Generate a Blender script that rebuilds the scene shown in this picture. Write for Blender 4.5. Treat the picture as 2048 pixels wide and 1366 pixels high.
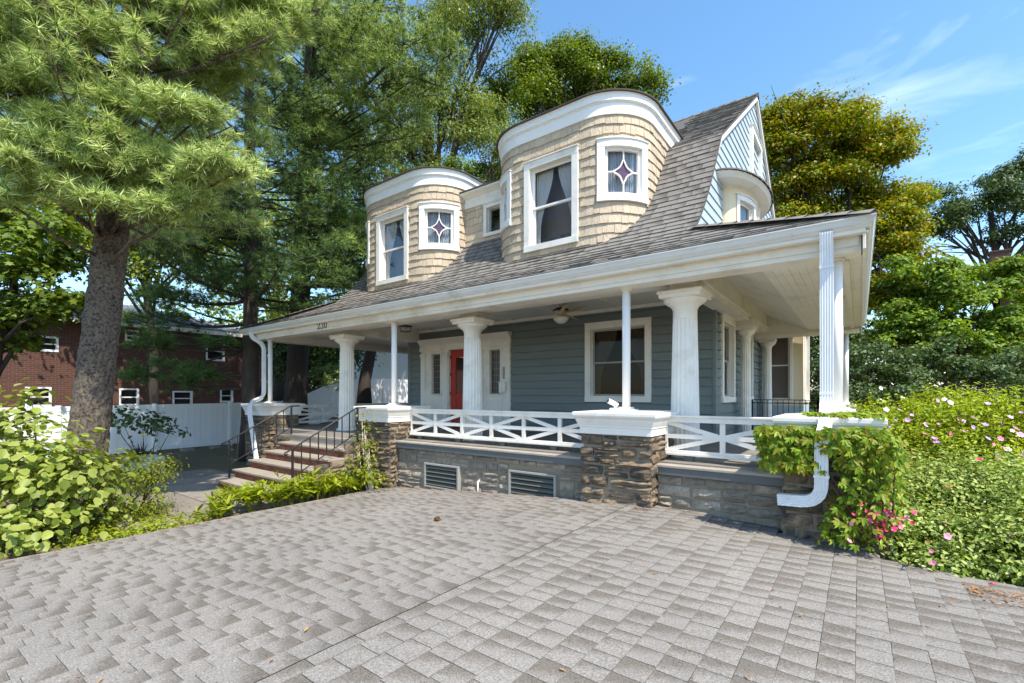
import bpy, math, random
import numpy as np
from mathutils import Vector, Matrix

# ------------------------------------------------------------------ scene, camera, sky, sun
for o in list(bpy.data.objects):
    bpy.data.objects.remove(o)
SC = bpy.context.scene
COL = SC.collection
R = math.radians
rnd = random.Random(7)

YAW = math.atan2(0.597, 0.802)
cam_d = bpy.data.cameras.new("camera")
cam_d.sensor_width = 36
cam_d.lens = 933.0 / 2048 * 36
cam_d.shift_y = 0.0522
cam_d.clip_start = 0.05
cam_d.clip_end = 3000
cam = bpy.data.objects.new("camera", cam_d)
cam.location = (0, 0, 0)                      # eye height; the ground lies about two metres below
cam.rotation_euler = (R(90), 0, YAW)
COL.objects.link(cam)
SC.camera = cam

SUN_EL = R(57)
sd = Vector((0.955, -0.30, 0)).normalized() * math.cos(SUN_EL)
SUN_DIR = Vector((sd.x, sd.y, math.sin(SUN_EL)))
sun_d = bpy.data.lights.new("sun", 'SUN')
sun_d.energy = 3.7
sun_d.angle = R(0.53)
sun_d.color = (1.0, 0.93, 0.80)
sun = bpy.data.objects.new("sun", sun_d)
sun.rotation_euler = SUN_DIR.to_track_quat('Z', 'Y').to_euler()
sun.location = (20, -10, 40)
COL.objects.link(sun)

W = bpy.data.worlds.new("World")
SC.world = W
W.use_nodes = True
nt = W.node_tree
bg = nt.nodes["Background"]
sky = nt.nodes.new("ShaderNodeTexSky")
sky.sky_type = 'NISHITA'
sky.sun_disc = False
sky.sun_elevation = SUN_EL
sky.sun_rotation = math.atan2(SUN_DIR.x, SUN_DIR.y)
sky.altitude = 50
sky.air_density = 1.0
sky.dust_density = 0.6
sky.ozone_density = 2.2
# thin high cirrus all over the sky
tc = nt.nodes.new("ShaderNodeTexCoord")
mp = nt.nodes.new("ShaderNodeMapping")
mp.inputs['Scale'].default_value = (2.2, 2.2, 8.0)
mp.inputs['Location'].default_value = (1.7, 0.3, 0.9)
nz = nt.nodes.new("ShaderNodeTexNoise")
nz.inputs['Scale'].default_value = 1.5
nz.inputs['Detail'].default_value = 7
nz.inputs['Roughness'].default_value = 0.55
nz.inputs['Distortion'].default_value = 0.5
cr = nt.nodes.new("ShaderNodeValToRGB")
cr.color_ramp.elements[0].position = 0.555
cr.color_ramp.elements[0].color = (0, 0, 0, 1)
cr.color_ramp.elements[1].position = 0.80
cr.color_ramp.elements[1].color = (0.38, 0.38, 0.38, 1)
mx = nt.nodes.new("ShaderNodeMixRGB")
mx.inputs[2].default_value = (6.2, 6.9, 8.0, 1)
nt.links.new(tc.outputs['Generated'], mp.inputs[0])
nt.links.new(mp.outputs[0], nz.inputs[0])
nt.links.new(nz.outputs['Fac'], cr.inputs[0])
nt.links.new(cr.outputs[0], mx.inputs[0])
hs = nt.nodes.new("ShaderNodeHueSaturation")
hs.inputs['Saturation'].default_value = 1.14
hs.inputs['Value'].default_value = 1.1
hs.inputs['Hue'].default_value = 0.492
nt.links.new(sky.outputs[0], hs.inputs['Color'])
nt.links.new(hs.outputs[0], mx.inputs[1])
nt.links.new(mx.outputs[0], bg.inputs[0])
bg.inputs[1].default_value = 0.15

SC.view_settings.view_transform = 'Standard'
SC.view_settings.look = 'None'
SC.view_settings.exposure = 1.0
SC.view_settings.gamma = 1
SC.view_settings.use_curve_mapping = False
SC.render.engine = 'CYCLES'
SC.cycles.use_denoising = True
try:
    SC.cycles.denoiser = 'OPENIMAGEDENOISE'
    SC.cycles.denoising_input_passes = 'RGB_ALBEDO_NORMAL'
except Exception:
    pass
SC.cycles.max_bounces = 8
SC.cycles.diffuse_bounces = 4
SC.cycles.glossy_bounces = 3
SC.cycles.transmission_bounces = 4
SC.cycles.transparent_max_bounces = 10
SC.cycles.caustics_reflective = False
SC.cycles.caustics_refractive = False

# ------------------------------------------------------------------ helpers
CY, SY = 0.802, 0.597
def at(px, Y):
    """ground-plan point that lies Y metres in front of the lens and is seen at column px of the 2048-wide picture"""
    X = (px - 1024) / 933.0 * Y
    return (CY * X - SY * Y, SY * X + CY * Y)
def zat(py, Y):
    return (790 - py) / 933.0 * Y
def at3(px, py, Y):
    x, y = at(px, Y)
    return (x, y, zat(py, Y))
def smooth(a, b, t):
    t = min(1, max(0, (t - a) / (b - a)))
    return t * t * (3 - 2 * t)
def lerp(a, b, t):
    return a + (b - a) * t

WM = {}
def wm(o):
    return WM.get(o.name, Matrix.Identity(4))
def par(o, p):
    if p is not None:
        o.parent = p
        o.matrix_parent_inverse = wm(p).inverted()
def tag(o, label=None, cat=None, group=None, kind=None):
    if label: o["label"] = label
    if cat: o["category"] = cat
    if group: o["group"] = group
    if kind: o["kind"] = kind
    return o
def empty(name, loc=(0, 0, 0), parent=None):
    o = bpy.data.objects.new(name, None)
    o.location = loc
    o.empty_display_size = 0.2
    COL.objects.link(o)
    WM[o.name] = Matrix.Translation(loc)
    par(o, parent)
    return o
def link(name, me, mat, parent=None, smooth_=False, bevel=0):
    if mat is not None and len(me.materials) == 0:
        me.materials.append(mat)
    o = bpy.data.objects.new(name, me)
    COL.objects.link(o)
    if smooth_:
        me.polygons.foreach_set("use_smooth", [True] * len(me.polygons))
    if bevel:
        b = o.modifiers.new("bevel", 'BEVEL')
        b.width = bevel
        b.segments = 2
        b.limit_method = 'ANGLE'
        b.angle_limit = R(40)
    par(o, parent)
    return o

class MB:
    def __init__(s):
        s.v = []; s.f = []; s.uv = []
    def add(s, vs, fs, uvs=None):
        n = len(s.v)
        s.v += [tuple(p) for p in vs]
        for f in fs:
            s.f.append(tuple(i + n for i in f))
        if uvs: s.uv += uvs
        return s
    def box(s, x0, x1, y0, y1, z0, z1):
        return s.add([(x0, y0, z0), (x1, y0, z0), (x1, y1, z0), (x0, y1, z0), (x0, y0, z1), (x1, y0, z1), (x1, y1, z1), (x0, y1, z1)],
                     [(0, 3, 2, 1), (4, 5, 6, 7), (0, 1, 5, 4), (1, 2, 6, 5), (2, 3, 7, 6), (3, 0, 4, 7)])
    def hexa(s, v8):
        return s.add(v8, [(0, 3, 2, 1), (4, 5, 6, 7), (0, 1, 5, 4), (1, 2, 6, 5), (2, 3, 7, 6), (3, 0, 4, 7)])
    def bar(s, p, q, w, h, up=(0, 0, 1)):
        p, q, up = Vector(p), Vector(q), Vector(up)
        d = (q - p).normalized()
        a = d.cross(up)
        if a.length < 1e-6: a = d.cross(Vector((1, 0, 0)))
        a.normalize()
        b = a.cross(d)
        a *= w / 2; b *= h / 2
        return s.hexa([p - a - b, p + a - b, q + a - b, q - a - b, p - a + b, p + a + b, q + a + b, q - a + b])
    def tube(s, pts, rad, n=8, caps=True):
        pts = [Vector(p) for p in pts]
        if not isinstance(rad, (list, tuple)): rad = [rad] * len(pts)
        prev = None
        base = len(s.v)
        for i, p in enumerate(pts):
            if i == 0: d = pts[1] - p
            elif i == len(pts) - 1: d = p - pts[i - 1]
            else: d = (pts[i + 1] - p).normalized() + (p - pts[i - 1]).normalized()
            d.normalize()
            if prev is None:
                a = d.orthogonal().normalized()
            else:
                a = prev - d * prev.dot(d)
                a.normalize()
            prev = a
            b = d.cross(a)
            for k in range(n):
                t = 2 * math.pi * k / n
                s.v.append(tuple(p + (a * math.cos(t) + b * math.sin(t)) * rad[i]))
        for i in range(len(pts) - 1):
            for k in range(n):
                k2 = (k + 1) % n
                s.f.append((base + i * n + k, base + i * n + k2, base + (i + 1) * n + k2, base + (i + 1) * n + k))
        if caps:
            s.f.append(tuple(base + k for k in reversed(range(n))))
            s.f.append(tuple(base + (len(pts) - 1) * n + k for k in range(n)))
        return s
    def lathe(s, c, prof, n=24, sx=1.0):
        base = len(s.v)
        for r, z in prof:
            for k in range(n):
                t = 2 * math.pi * k / n
                s.v.append((c[0] + r * math.cos(t) * sx, c[1] + r * math.sin(t), c[2] + z))
        for i in range(len(prof) - 1):
            for k in range(n):
                k2 = (k + 1) % n
                s.f.append((base + i * n + k, base + i * n + k2, base + (i + 1) * n + k2, base + (i + 1) * n + k))
        s.f.append(tuple(base + k for k in reversed(range(n))))
        s.f.append(tuple(base + (len(prof) - 1) * n + k for k in range(n)))
        return s
    def sweep(s, pts, sec, up=(0, 0, 1), caps=True, close=True):
        """section (a,b) with a to the right of the run and b along up, mitred at the corners"""
        pts = [Vector(p) for p in pts]
        up = Vector(up)
        base = len(s.v); m = len(sec)
        for i, p in enumerate(pts):
            d0 = (pts[i] - pts[i - 1]).normalized() if i > 0 else None
            d1 = (pts[i + 1] - pts[i]).normalized() if i < len(pts) - 1 else None
            d = (d0 + d1).normalized() if d0 is not None and d1 is not None else (d0 or d1)
            a = d.cross(up)
            if a.length < 1e-5: a = Vector((1, 0, 0))
            a.normalize()
            b = a.cross(d).normalized()
            k = 1.0
            if d0 is not None and d1 is not None:
                k = 1.0 / max(0.4, d.dot(d1))
            ka = kb = 1.0
            if k > 1.0001:
                turn = d1 - d0
                if abs(turn.normalized().dot(a)) > 0.7: ka = k
                else: kb = k
            for (u, w) in sec:
                s.v.append(tuple(p + a * u * ka + b * w * kb))
        for i in range(len(pts) - 1):
            for k in range(m if close else m - 1):
                k2 = (k + 1) % m
                s.f.append((base + i * m + k, base + i * m + k2, base + (i + 1) * m + k2, base + (i + 1) * m + k))
        if caps and close:
            s.f.append(tuple(base + k for k in reversed(range(m))))
            s.f.append(tuple(base + (len(pts) - 1) * m + k for k in range(m)))
        return s
    def mesh(s, name):
        me = bpy.data.meshes.new(name)
        me.from_pydata(s.v, [], s.f)
        if s.uv:
            l = me.uv_layers.new(name="UVMap")
            l.data.foreach_set("uv", [c for t in s.uv for c in t])
        me.update()
        return me
    def build(s, name, mat, parent=None, smooth_=False, bevel=0):
        return link(name, s.mesh(name), mat, parent, smooth_, bevel)

# ------------------------------------------------------------------ materials
def new_mat(name):
    m = bpy.data.materials.new(name)
    m.use_nodes = True
    t = m.node_tree
    return m, t, t.nodes["Principled BSDF"]
def N(t, kind, **kw):
    n = t.nodes.new(kind)
    for k, v in kw.items():
        if k in n.inputs.keys(): n.inputs[k].default_value = v
        else: setattr(n, k, v)
    return n
def mulcol(t, col_socket, fac_socket, lo, hi):
    """multiply a colour by a value mapped from 0..1 to lo..hi"""
    mr = N(t, "ShaderNodeMapRange")
    mr.inputs['From Min'].default_value = 0; mr.inputs['From Max'].default_value = 1
    mr.inputs['To Min'].default_value = lo; mr.inputs['To Max'].default_value = hi
    t.links.new(fac_socket, mr.inputs['Value'])
    v = N(t, "ShaderNodeVectorMath", operation='SCALE')
    t.links.new(col_socket, v.inputs[0])
    t.links.new(mr.outputs[0], v.inputs['Scale'])
    return v.outputs[0]
def paint(name, col, rough=0.5, var=0.08, vscale=3.0, bump=0.0, bscale=60, objvar=0.0, islvar=0.0, stretch=None,
          dirt=None, dscale=1.2, dirt_lo=0.55, dirt_hi=0.75, metallic=0.0, spec=0.4):
    m, t, b = new_mat(name)
    tc = N(t, "ShaderNodeTexCoord")
    vec = tc.outputs['Object']
    if stretch:
        mpn = N(t, "ShaderNodeMapping")
        mpn.inputs['Scale'].default_value = stretch
        t.links.new(vec, mpn.inputs[0])
        vec = mpn.outputs[0]
    rgb = N(t, "ShaderNodeRGB"); rgb.outputs[0].default_value = (*col, 1)
    c = rgb.outputs[0]
    if var:
        n1 = N(t, "ShaderNodeTexNoise", Scale=vscale, Detail=6.0, Roughness=0.6)
        t.links.new(vec, n1.inputs['Vector'])
        c = mulcol(t, c, n1.outputs['Fac'], 1 - 2 * var, 1 + 2 * var)
    if objvar:
        oi = N(t, "ShaderNodeObjectInfo")
        c = mulcol(t, c, oi.outputs['Random'], 1 - objvar, 1 + objvar)
    if islvar:
        g = N(t, "ShaderNodeNewGeometry")
        c = mulcol(t, c, g.outputs['Random Per Island'], 1 - islvar, 1 + islvar)
    if dirt:
        n2 = N(t, "ShaderNodeTexNoise", Scale=dscale, Detail=8.0, Roughness=0.65)
        t.links.new(tc.outputs['Object'], n2.inputs['Vector'])
        rp = N(t, "ShaderNodeMapRange")
        rp.inputs['From Min'].default_value = dirt_lo; rp.inputs['From Max'].default_value = dirt_hi
        t.links.new(n2.outputs['Fac'], rp.inputs['Value'])
        mxn = N(t, "ShaderNodeMixRGB")
        mxn.inputs[2].default_value = (*dirt, 1)
        t.links.new(rp.outputs[0], mxn.inputs[0])
        t.links.new(c, mxn.inputs[1])
        c = mxn.outputs[0]
    t.links.new(c, b.inputs['Base Color'])
    b.inputs['Roughness'].default_value = rough
    b.inputs['Metallic'].default_value = metallic
    b.inputs['Specular IOR Level'].default_value = spec
    if bump:
        n3 = N(t, "ShaderNodeTexNoise", Scale=bscale, Detail=5.0, Roughness=0.6)
        t.links.new(vec, n3.inputs['Vector'])
        bp = N(t, "ShaderNodeBump", Strength=bump, Distance=0.02)
        t.links.new(n3.outputs['Fac'], bp.inputs['Height'])
        t.links.new(bp.outputs[0], b.inputs['Normal'])
    return m

def leafmat(name, cols, rough=0.55, trans=0.35, spec=0.22, objvar=False):
    """foliage: every leaf takes its own shade from a ramp"""
    m, t, b = new_mat(name)
    g = N(t, "ShaderNodeNewGeometry")
    rp = N(t, "ShaderNodeValToRGB")
    el = rp.color_ramp.elements
    while len(el) < len(cols): el.new(0.5)
    for i, c in enumerate(cols):
        el[i].position = i / (len(cols) - 1)
        el[i].color = (*c, 1)
    if objvar:
        oi = N(t, "ShaderNodeObjectInfo")
        ad = N(t, "ShaderNodeMath", operation='ADD')
        t.links.new(g.outputs['Random Per Island'], ad.inputs[0])
        t.links.new(oi.outputs['Random'], ad.inputs[1])
        fr = N(t, "ShaderNodeMath", operation='FRACT')
        t.links.new(ad.outputs[0], fr.inputs[0])
        t.links.new(fr.outputs[0], rp.inputs[0])
    else:
        t.links.new(g.outputs['Random Per Island'], rp.inputs[0])
    tc = N(t, "ShaderNodeTexCoord")
    n1 = N(t, "ShaderNodeTexNoise", Scale=1.1, Detail=3.0)
    t.links.new(tc.outputs['Object'], n1.inputs['Vector'])
    c = mulcol(t, rp.outputs[0], n1.outputs['Fac'], 0.55, 1.45)
    t.links.new(c, b.inputs['Base Color'])
    b.inputs['Roughness'].default_value = rough
    b.inputs['Specular IOR Level'].default_value = spec
    tr = N(t, "ShaderNodeBsdfTranslucent")
    hs = N(t, "ShaderNodeHueSaturation", Saturation=1.15, Value=1.25, Hue=0.485)
    t.links.new(c, hs.inputs['Color'])
    t.links.new(hs.outputs[0], tr.inputs['Color'])
    ms = N(t, "ShaderNodeMixShader")
    ms.inputs[0].default_value = trans
    out = t.nodes["Material Output"]
    t.links.new(b.outputs[0], ms.inputs[1])
    t.links.new(tr.outputs[0], ms.inputs[2])
    t.links.new(ms.outputs[0], out.inputs[0])
    return m

def glassmat(name, tint=(1, 1, 1), gloss=0.16):
    m, t, b = new_mat(name)
    out = t.nodes["Material Output"]
    t.nodes.remove(b)
    tr = N(t, "ShaderNodeBsdfTransparent"); tr.inputs[0].default_value = (*tint, 1)
    gl = N(t, "ShaderNodeBsdfGlossy"); gl.inputs['Roughness'].default_value = 0.02
    fr = N(t, "ShaderNodeFresnel"); fr.inputs['IOR'].default_value = 1.5
    ad = N(t, "ShaderNodeMath", operation='MULTIPLY'); ad.inputs[1].default_value = gloss
    t.links.new(fr.outputs[0], ad.inputs[0])
    ms = N(t, "ShaderNodeMixShader")
    t.links.new(ad.outputs[0], ms.inputs[0])
    t.links.new(tr.outputs[0], ms.inputs[1])
    t.links.new(gl.outputs[0], ms.inputs[2])
    t.links.new(ms.outputs[0], out.inputs[0])
    return m

def shingle_mat(name, light, dark, gran=900, objr=True):
    """asphalt tab: printed shade band across each tab (uv), mineral granules, a shade of its own"""
    m, t, b = new_mat(name)
    tc = N(t, "ShaderNodeTexCoord")
    uv = N(t, "ShaderNodeSeparateXYZ")
    t.links.new(tc.outputs['UV'], uv.inputs[0])
    g = N(t, "ShaderNodeNewGeometry")
    oi = N(t, "ShaderNodeObjectInfo")
    ad = N(t, "ShaderNodeMath", operation='ADD')
    t.links.new(g.outputs['Random Per Island'], ad.inputs[0])
    t.links.new(oi.outputs['Random'], ad.inputs[1])
    fr = N(t, "ShaderNodeMath", operation='FRACT')
    t.links.new(ad.outputs[0], fr.inputs[0])
    # printed blend: a band of darker granules at the upper far corner of each tab, lighter elsewhere
    ns = N(t, "ShaderNodeTexNoise", Scale=22.0, Detail=4.0)
    t.links.new(tc.outputs['Object'], ns.inputs['Vector'])
    def madd(x, k, add):
        n_ = N(t, "ShaderNodeMath", operation='MULTIPLY_ADD')
        t.links.new(x, n_.inputs[0]); n_.inputs[1].default_value = k
        if isinstance(add, float): n_.inputs[2].default_value = add
        else: t.links.new(add, n_.inputs[2])
        return n_.outputs[0]
    acc = madd(uv.outputs[0], -0.85, 0.85)
    acc = madd(uv.outputs[1], -0.45, acc)
    acc = madd(fr.outputs[0], 0.72, acc)
    acc = madd(ns.outputs['Fac'], 0.45, acc)
    mr = N(t, "ShaderNodeMapRange", interpolation_type='SMOOTHSTEP')
    mr.inputs['From Min'].default_value = 0.25; mr.inputs['From Max'].default_value = 0.95
    t.links.new(acc, mr.inputs['Value'])
    mxn = N(t, "ShaderNodeMixRGB")
    mxn.inputs[1].default_value = (*dark, 1); mxn.inputs[2].default_value = (*light, 1)
    t.links.new(mr.outputs[0], mxn.inputs[0])
    n2 = N(t, "ShaderNodeTexNoise", Scale=gran, Detail=2.0, Roughness=0.8)
    t.links.new(tc.outputs['Object'], n2.inputs['Vector'])
    n5 = N(t, "ShaderNodeTexNoise", Scale=gran * 0.5, Detail=1.0)
    t.links.new(tc.outputs['Object'], n5.inputs['Vector'])
    c = mulcol(t, mxn.outputs[0], n2.outputs['Fac'], 0.35, 1.65)
    c = mulcol(t, c, n5.outputs['Fac'], 0.35, 1.65)
    n4 = N(t, "ShaderNodeTexNoise", Scale=0.7, Detail=6.0)
    t.links.new(tc.outputs['Object'], n4.inputs['Vector'])
    c = mulcol(t, c, n4.outputs['Fac'], 0.78, 1.22)
    t.links.new(c, b.inputs['Base Color'])
    b.inputs['Roughness'].default_value = 0.92
    b.inputs['Specular IOR Level'].default_value = 0.2
    bp = N(t, "ShaderNodeBump", Strength=0.5, Distance=0.004)
    t.links.new(n2.outputs['Fac'], bp.inputs['Height'])
    t.links.new(bp.outputs[0], b.inputs['Normal'])
    return m

M = {}
M['white'] = paint("white_paint", (0.82, 0.785, 0.725), 0.45, 0.05, 2.2, 0.05, 40, dirt=(0.56, 0.50, 0.41), dscale=2.6, dirt_lo=0.52, dirt_hi=0.85)
M['cornice'] = paint("cornice_white", (0.84, 0.83, 0.81), 0.45, 0.03, 2.0, 0.03, 30)
M['soffit'] = paint("cream_soffit_paint", (0.80, 0.755, 0.67), 0.55, 0.05, 1.2, 0.05, 30, dirt=(0.50, 0.43, 0.33), dscale=1.6, dirt_lo=0.5, dirt_hi=0.85)
M['ceiling'] = paint("porch_ceiling_paint", (0.68, 0.66, 0.61), 0.6, 0.05, 1.2, 0.05, 30)
M['gutter'] = paint("gutter_white_metal", (0.70, 0.69, 0.66), 0.35, 0.06, 4, 0.0, 30, dirt=(0.45, 0.42, 0.37), dscale=3.0, dirt_lo=0.55, dirt_hi=0.85, stretch=(1, 1, 4))
M['siding'] = paint("slate_blue_siding", (0.165, 0.193, 0.190), 0.5, 0.06, 1.5, 0.12, 40, stretch=(1, 1, 9), objvar=0.07)
M['gable_siding'] = paint("pale_blue_siding", (0.40, 0.475, 0.52), 0.55, 0.05, 1.5, 0.12, 40, stretch=(1, 1, 9), objvar=0.04)
M['cream'] = paint("cream_paint", (0.74, 0.62, 0.42), 0.55, 0.05, 2.0, 0.05, 30)
M['shake'] = paint("cream_cedar_shake", (0.56, 0.455, 0.335), 0.75, 0.14, 26, 1.0, 26, objvar=0.10, islvar=0.10, stretch=(3.2, 3.2, 0.10))
M['floor'] = paint("grey_porch_floor", (0.20, 0.18, 0.16), 0.6, 0.10, 3, 0.08, 30, dirt=(0.30, 0.27, 0.23), dscale=2.0, dirt_lo=0.5, dirt_hi=0.8)
M['ledge'] = paint("ledge_grey", (0.36, 0.31, 0.26), 0.7, 0.15, 4, 0.2, 30)
M['ledge_face'] = paint("ledge_grey_paint", (0.115, 0.12, 0.125), 0.5, 0.06, 3)
M['mortar'] = paint("mortar", (0.29, 0.235, 0.175), 0.95, 0.12, 5, 0.7, 40)
M['ashlar'] = paint("grey_ashlar", (0.31, 0.265, 0.21), 0.9, 0.32, 14, 1.0, 30, objvar=0.30, dirt=(0.19, 0.165, 0.135), dscale=5, dirt_lo=0.45, dirt_hi=0.7)
M['rubble'] = paint("dark_schist", (0.215, 0.155, 0.10), 0.85, 0.30, 8, 1.0, 16, objvar=0.55, dirt=(0.055, 0.05, 0.047), dscale=4, dirt_lo=0.45, dirt_hi=0.62, stretch=(1, 1, 2.2))
M['tread'] = paint("bluestone_tread", (0.30, 0.255, 0.205), 0.85, 0.12, 3, 0.25, 30, dirt=(0.22, 0.19, 0.16), dscale=2.0)
M['brick'] = paint("red_brick", (0.235, 0.088, 0.05), 0.9, 0.18, 10, 0.5, 60, objvar=0.3)
M['iron'] = paint("black_iron", (0.018, 0.017, 0.016), 0.45, 0.1, 10, 0, 30)
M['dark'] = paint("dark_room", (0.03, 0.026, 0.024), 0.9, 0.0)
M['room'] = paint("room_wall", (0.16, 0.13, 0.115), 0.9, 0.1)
M['vent'] = paint('vent_louver_grey', (0.11, 0.11, 0.095), 0.6, 0.1)
M['screen'] = paint("window_screen_grey", (0.33, 0.32, 0.29), 0.6, 0.05)
M['curtain'] = paint("white_curtain", (0.42, 0.42, 0.42), 0.9, 0.05)
M['red'] = paint("red_door_paint", (0.42, 0.035, 0.022), 0.4, 0.06, 3)
M['glass'] = glassmat("window_glass")
M['glass2'] = glassmat("dim_window_glass", (0.62, 0.58, 0.53), 0.3)
M['purple'] = paint("purple_stained_glass", (0.10, 0.055, 0.10), 0.2, 0.3, 40)
M['leaded'] = paint("leaded_glass", (0.055, 0.045, 0.04), 0.22, 0.25, 30)
M['roof'] = shingle_mat("house_roof_shingle", (0.190, 0.178, 0.164), (0.115, 0.104, 0.094), 300)
M['roofdeck'] = paint("roof_deck", (0.10, 0.088, 0.08), 0.95, 0.15, 3, 0.3, 60)
M['shingle'] = shingle_mat("garage_shingle", (0.228, 0.211, 0.193), (0.140, 0.122, 0.105), 170)
M['deck'] = paint("garage_deck", (0.07, 0.06, 0.052), 0.95, 0.1, 3)
M['bark'] = paint("pine_bark", (0.165, 0.13, 0.102), 0.95, 0.30, 16, 1.0, 30, stretch=(1.6, 1.6, 0.6), dirt=(0.045, 0.036, 0.03), dscale=22, dirt_lo=0.48, dirt_hi=0.60)
M['bark_dark'] = paint("dark_bark", (0.05, 0.04, 0.033), 0.95, 0.3, 8, 1.0, 16, stretch=(2, 2, 0.35))
M['twig'] = paint("twig_bark", (0.10, 0.07, 0.045), 0.9, 0.2, 8)
M['fence'] = paint("white_vinyl", (0.80, 0.81, 0.82), 0.4, 0.03, 1.5, 0.0)
M['num'] = paint("black_numeral", (0.02, 0.018, 0.016), 0.4, 0.0)
M['metal'] = paint("bronze_fixture", (0.05, 0.036, 0.025), 0.4, 0.1, 10, metallic=0.6)
M['beige'] = paint("beige_enamel", (0.55, 0.47, 0.38), 0.4, 0.05)
M['blade'] = paint("light_oak_blade", (0.66, 0.50, 0.27), 0.5, 0.1, 6, stretch=(1, 8, 1))
M['opal'] = paint("opal_glass", (0.75, 0.72, 0.64), 0.3, 0.05)

# ------------------------------------------------------------------ ground
GZ = -2.05
def ground_z(x, y):
    z = GZ
    z += 0.16 * smooth(-13.0, -18.5, x)
    if y > 8.5:
        k = smooth(-11.0, -13.5, x)
        z += k * (0.35 * smooth(8.5, 11.5, y) + 0.95 * smooth(11.3, 12.9, y))
    z -= 0.5 * smooth(0.5, -6, y) * 1.0
    return z
mb = MB()
xs = [-400, -200, -100, -60] + [i * 1.0 for i in range(-40, 31)] + [45, 80, 160, 400]
ys = [-60, -20] + [i * 1.0 for i in range(-8, 41)] + [55, 80, 140, 260, 500]
for yy in ys:
    for xx in xs:
        mb.v.append((xx, yy, ground_z(xx, yy)))
nx = len(xs)
for j in range(len(ys) - 1):
    for i in range(nx - 1):
        mb.f.append((j * nx + i, j * nx + i + 1, (j + 1) * nx + i + 1, (j + 1) * nx + i))
M['soil'] = paint("dry_mulch_and_grass", (0.125, 0.092, 0.055), 0.95, 0.3, 3, 0.8, 18, dirt=(0.09, 0.10, 0.035), dscale=0.9, dirt_lo=0.48, dirt_hi=0.66)
g = mb.build("ground", M['soil'])
tag(g, "brown mulch and dry grass ground around the house", None, None, "structure")

# flagstone path in front of the steps
path = MB().box(-14.3, -8.7, 2.1, 5.35, GZ - 0.1, GZ + 0.012).build("path", M['mortar'])
tag(path, "flagstone path bed at the foot of the steps", None, None, "structure")
M['flag'] = paint("flagstone", (0.205, 0.18, 0.155), 0.85, 0.15, 4, 0.3, 25, objvar=0.15, dirt=(0.12, 0.10, 0.08), dscale=1.7)
rr = random.Random(3)
y = 2.12
while y < 5.3:
    h = min(rr.uniform(0.6, 0.95), 5.33 - y)
    x = -14.28
    while x < -8.75:
        w = min(rr.uniform(0.8, 1.5), -8.72 - x)
        if w > 0.15 and h > 0.15:
            j = 0.014
            zt = GZ + 0.03 + rr.uniform(0, 0.012)
            MB().box(x + j, x + w - j, y + j, y + h - j, GZ, zt).build("flagstone", M['flag'], path, bevel=0.008)
        x += w
    y += h

# ------------------------------------------------------------------ the house
HOUSE = empty("house", (-6.7, 10, GZ))
tag(HOUSE, "house with cream shingled round bays, slate blue siding and deep columned porch", "house")

FZ = -0.95          # porch floor
WY = 9.8            # front wall plane
WX = -2.3           # right side wall plane
GX = -2.1           # right gable plane
GXL = -11.25

def rects_minus(u0, u1, z0, z1, holes):
    us = sorted({u0, u1, *[min(max(h[0], u0), u1) for h in holes], *[min(max(h[1], u0), u1) for h in holes]})
    out = []
    for a, b in zip(us[:-1], us[1:]):
        if b - a < 1e-4: continue
        mid = (a + b) / 2
        hs = sorted([(h[2], h[3]) for h in holes if h[0] < mid < h[1]])
        z = z0
        for (p, q) in hs:
            if p > z: out.append((a, b, z, min(p, z1)))
            z = max(z, q)
        if z < z1: out.append((a, b, z, z1))
    return out

def cbox(mb, F, u0, u1, d0, d1, z0, z1, n=1):
    base = len(mb.v)
    for i in range(n + 1):
        u = lerp(u0, u1, i / n)
        for d, z in ((d0, z0), (d1, z0), (d1, z1), (d0, z1)):
            mb.v.append(tuple(F(u, d, z)))
    for i in range(n):
        a = base + i * 4; b = a + 4
        for k in range(4):
            k2 = (k + 1) % 4
            mb.f.append((a + k, a + k2, b + k2, b + k))
    mb.f.append((base + 3, base + 2, base + 1, base))
    e = base + n * 4
    mb.f.append((e, e + 1, e + 2, e + 3))
    return mb

def strip(mb, F, pts, w, d0, d1):
    """flat bar of width w following (u,z) points on a mapped wall"""
    L = []; Rr = []
    for i, (u, z) in enumerate(pts):
        a = pts[max(0, i - 1)]; b = pts[min(len(pts) - 1, i + 1)]
        dx, dz = b[0] - a[0], b[1] - a[1]
        l = math.hypot(dx, dz) or 1
        nx_, nz_ = -dz / l * w / 2, dx / l * w / 2
        L.append((u + nx_, z + nz_)); Rr.append((u - nx_, z - nz_))
    base = len(mb.v)
    for l, r in zip(L, Rr):
        for (u, z), d in ((l, d0), (r, d0), (r, d1), (l, d1)):
            mb.v.append(tuple(F(u, d, z)))
    for i in range(len(pts) - 1):
        a = base + i * 4; b = a + 4
        for k in range(4):
            k2 = (k + 1) % 4
            mb.f.append((a + k, a + k2, b + k2, b + k))
    return mb

def plane_map(ox, oy, ux, uy, nx_, ny_):
    def F(u, d, z):
        return (ox + ux * u + nx_ * d, oy + uy * u + ny_ * d, z)
    return F

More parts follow.
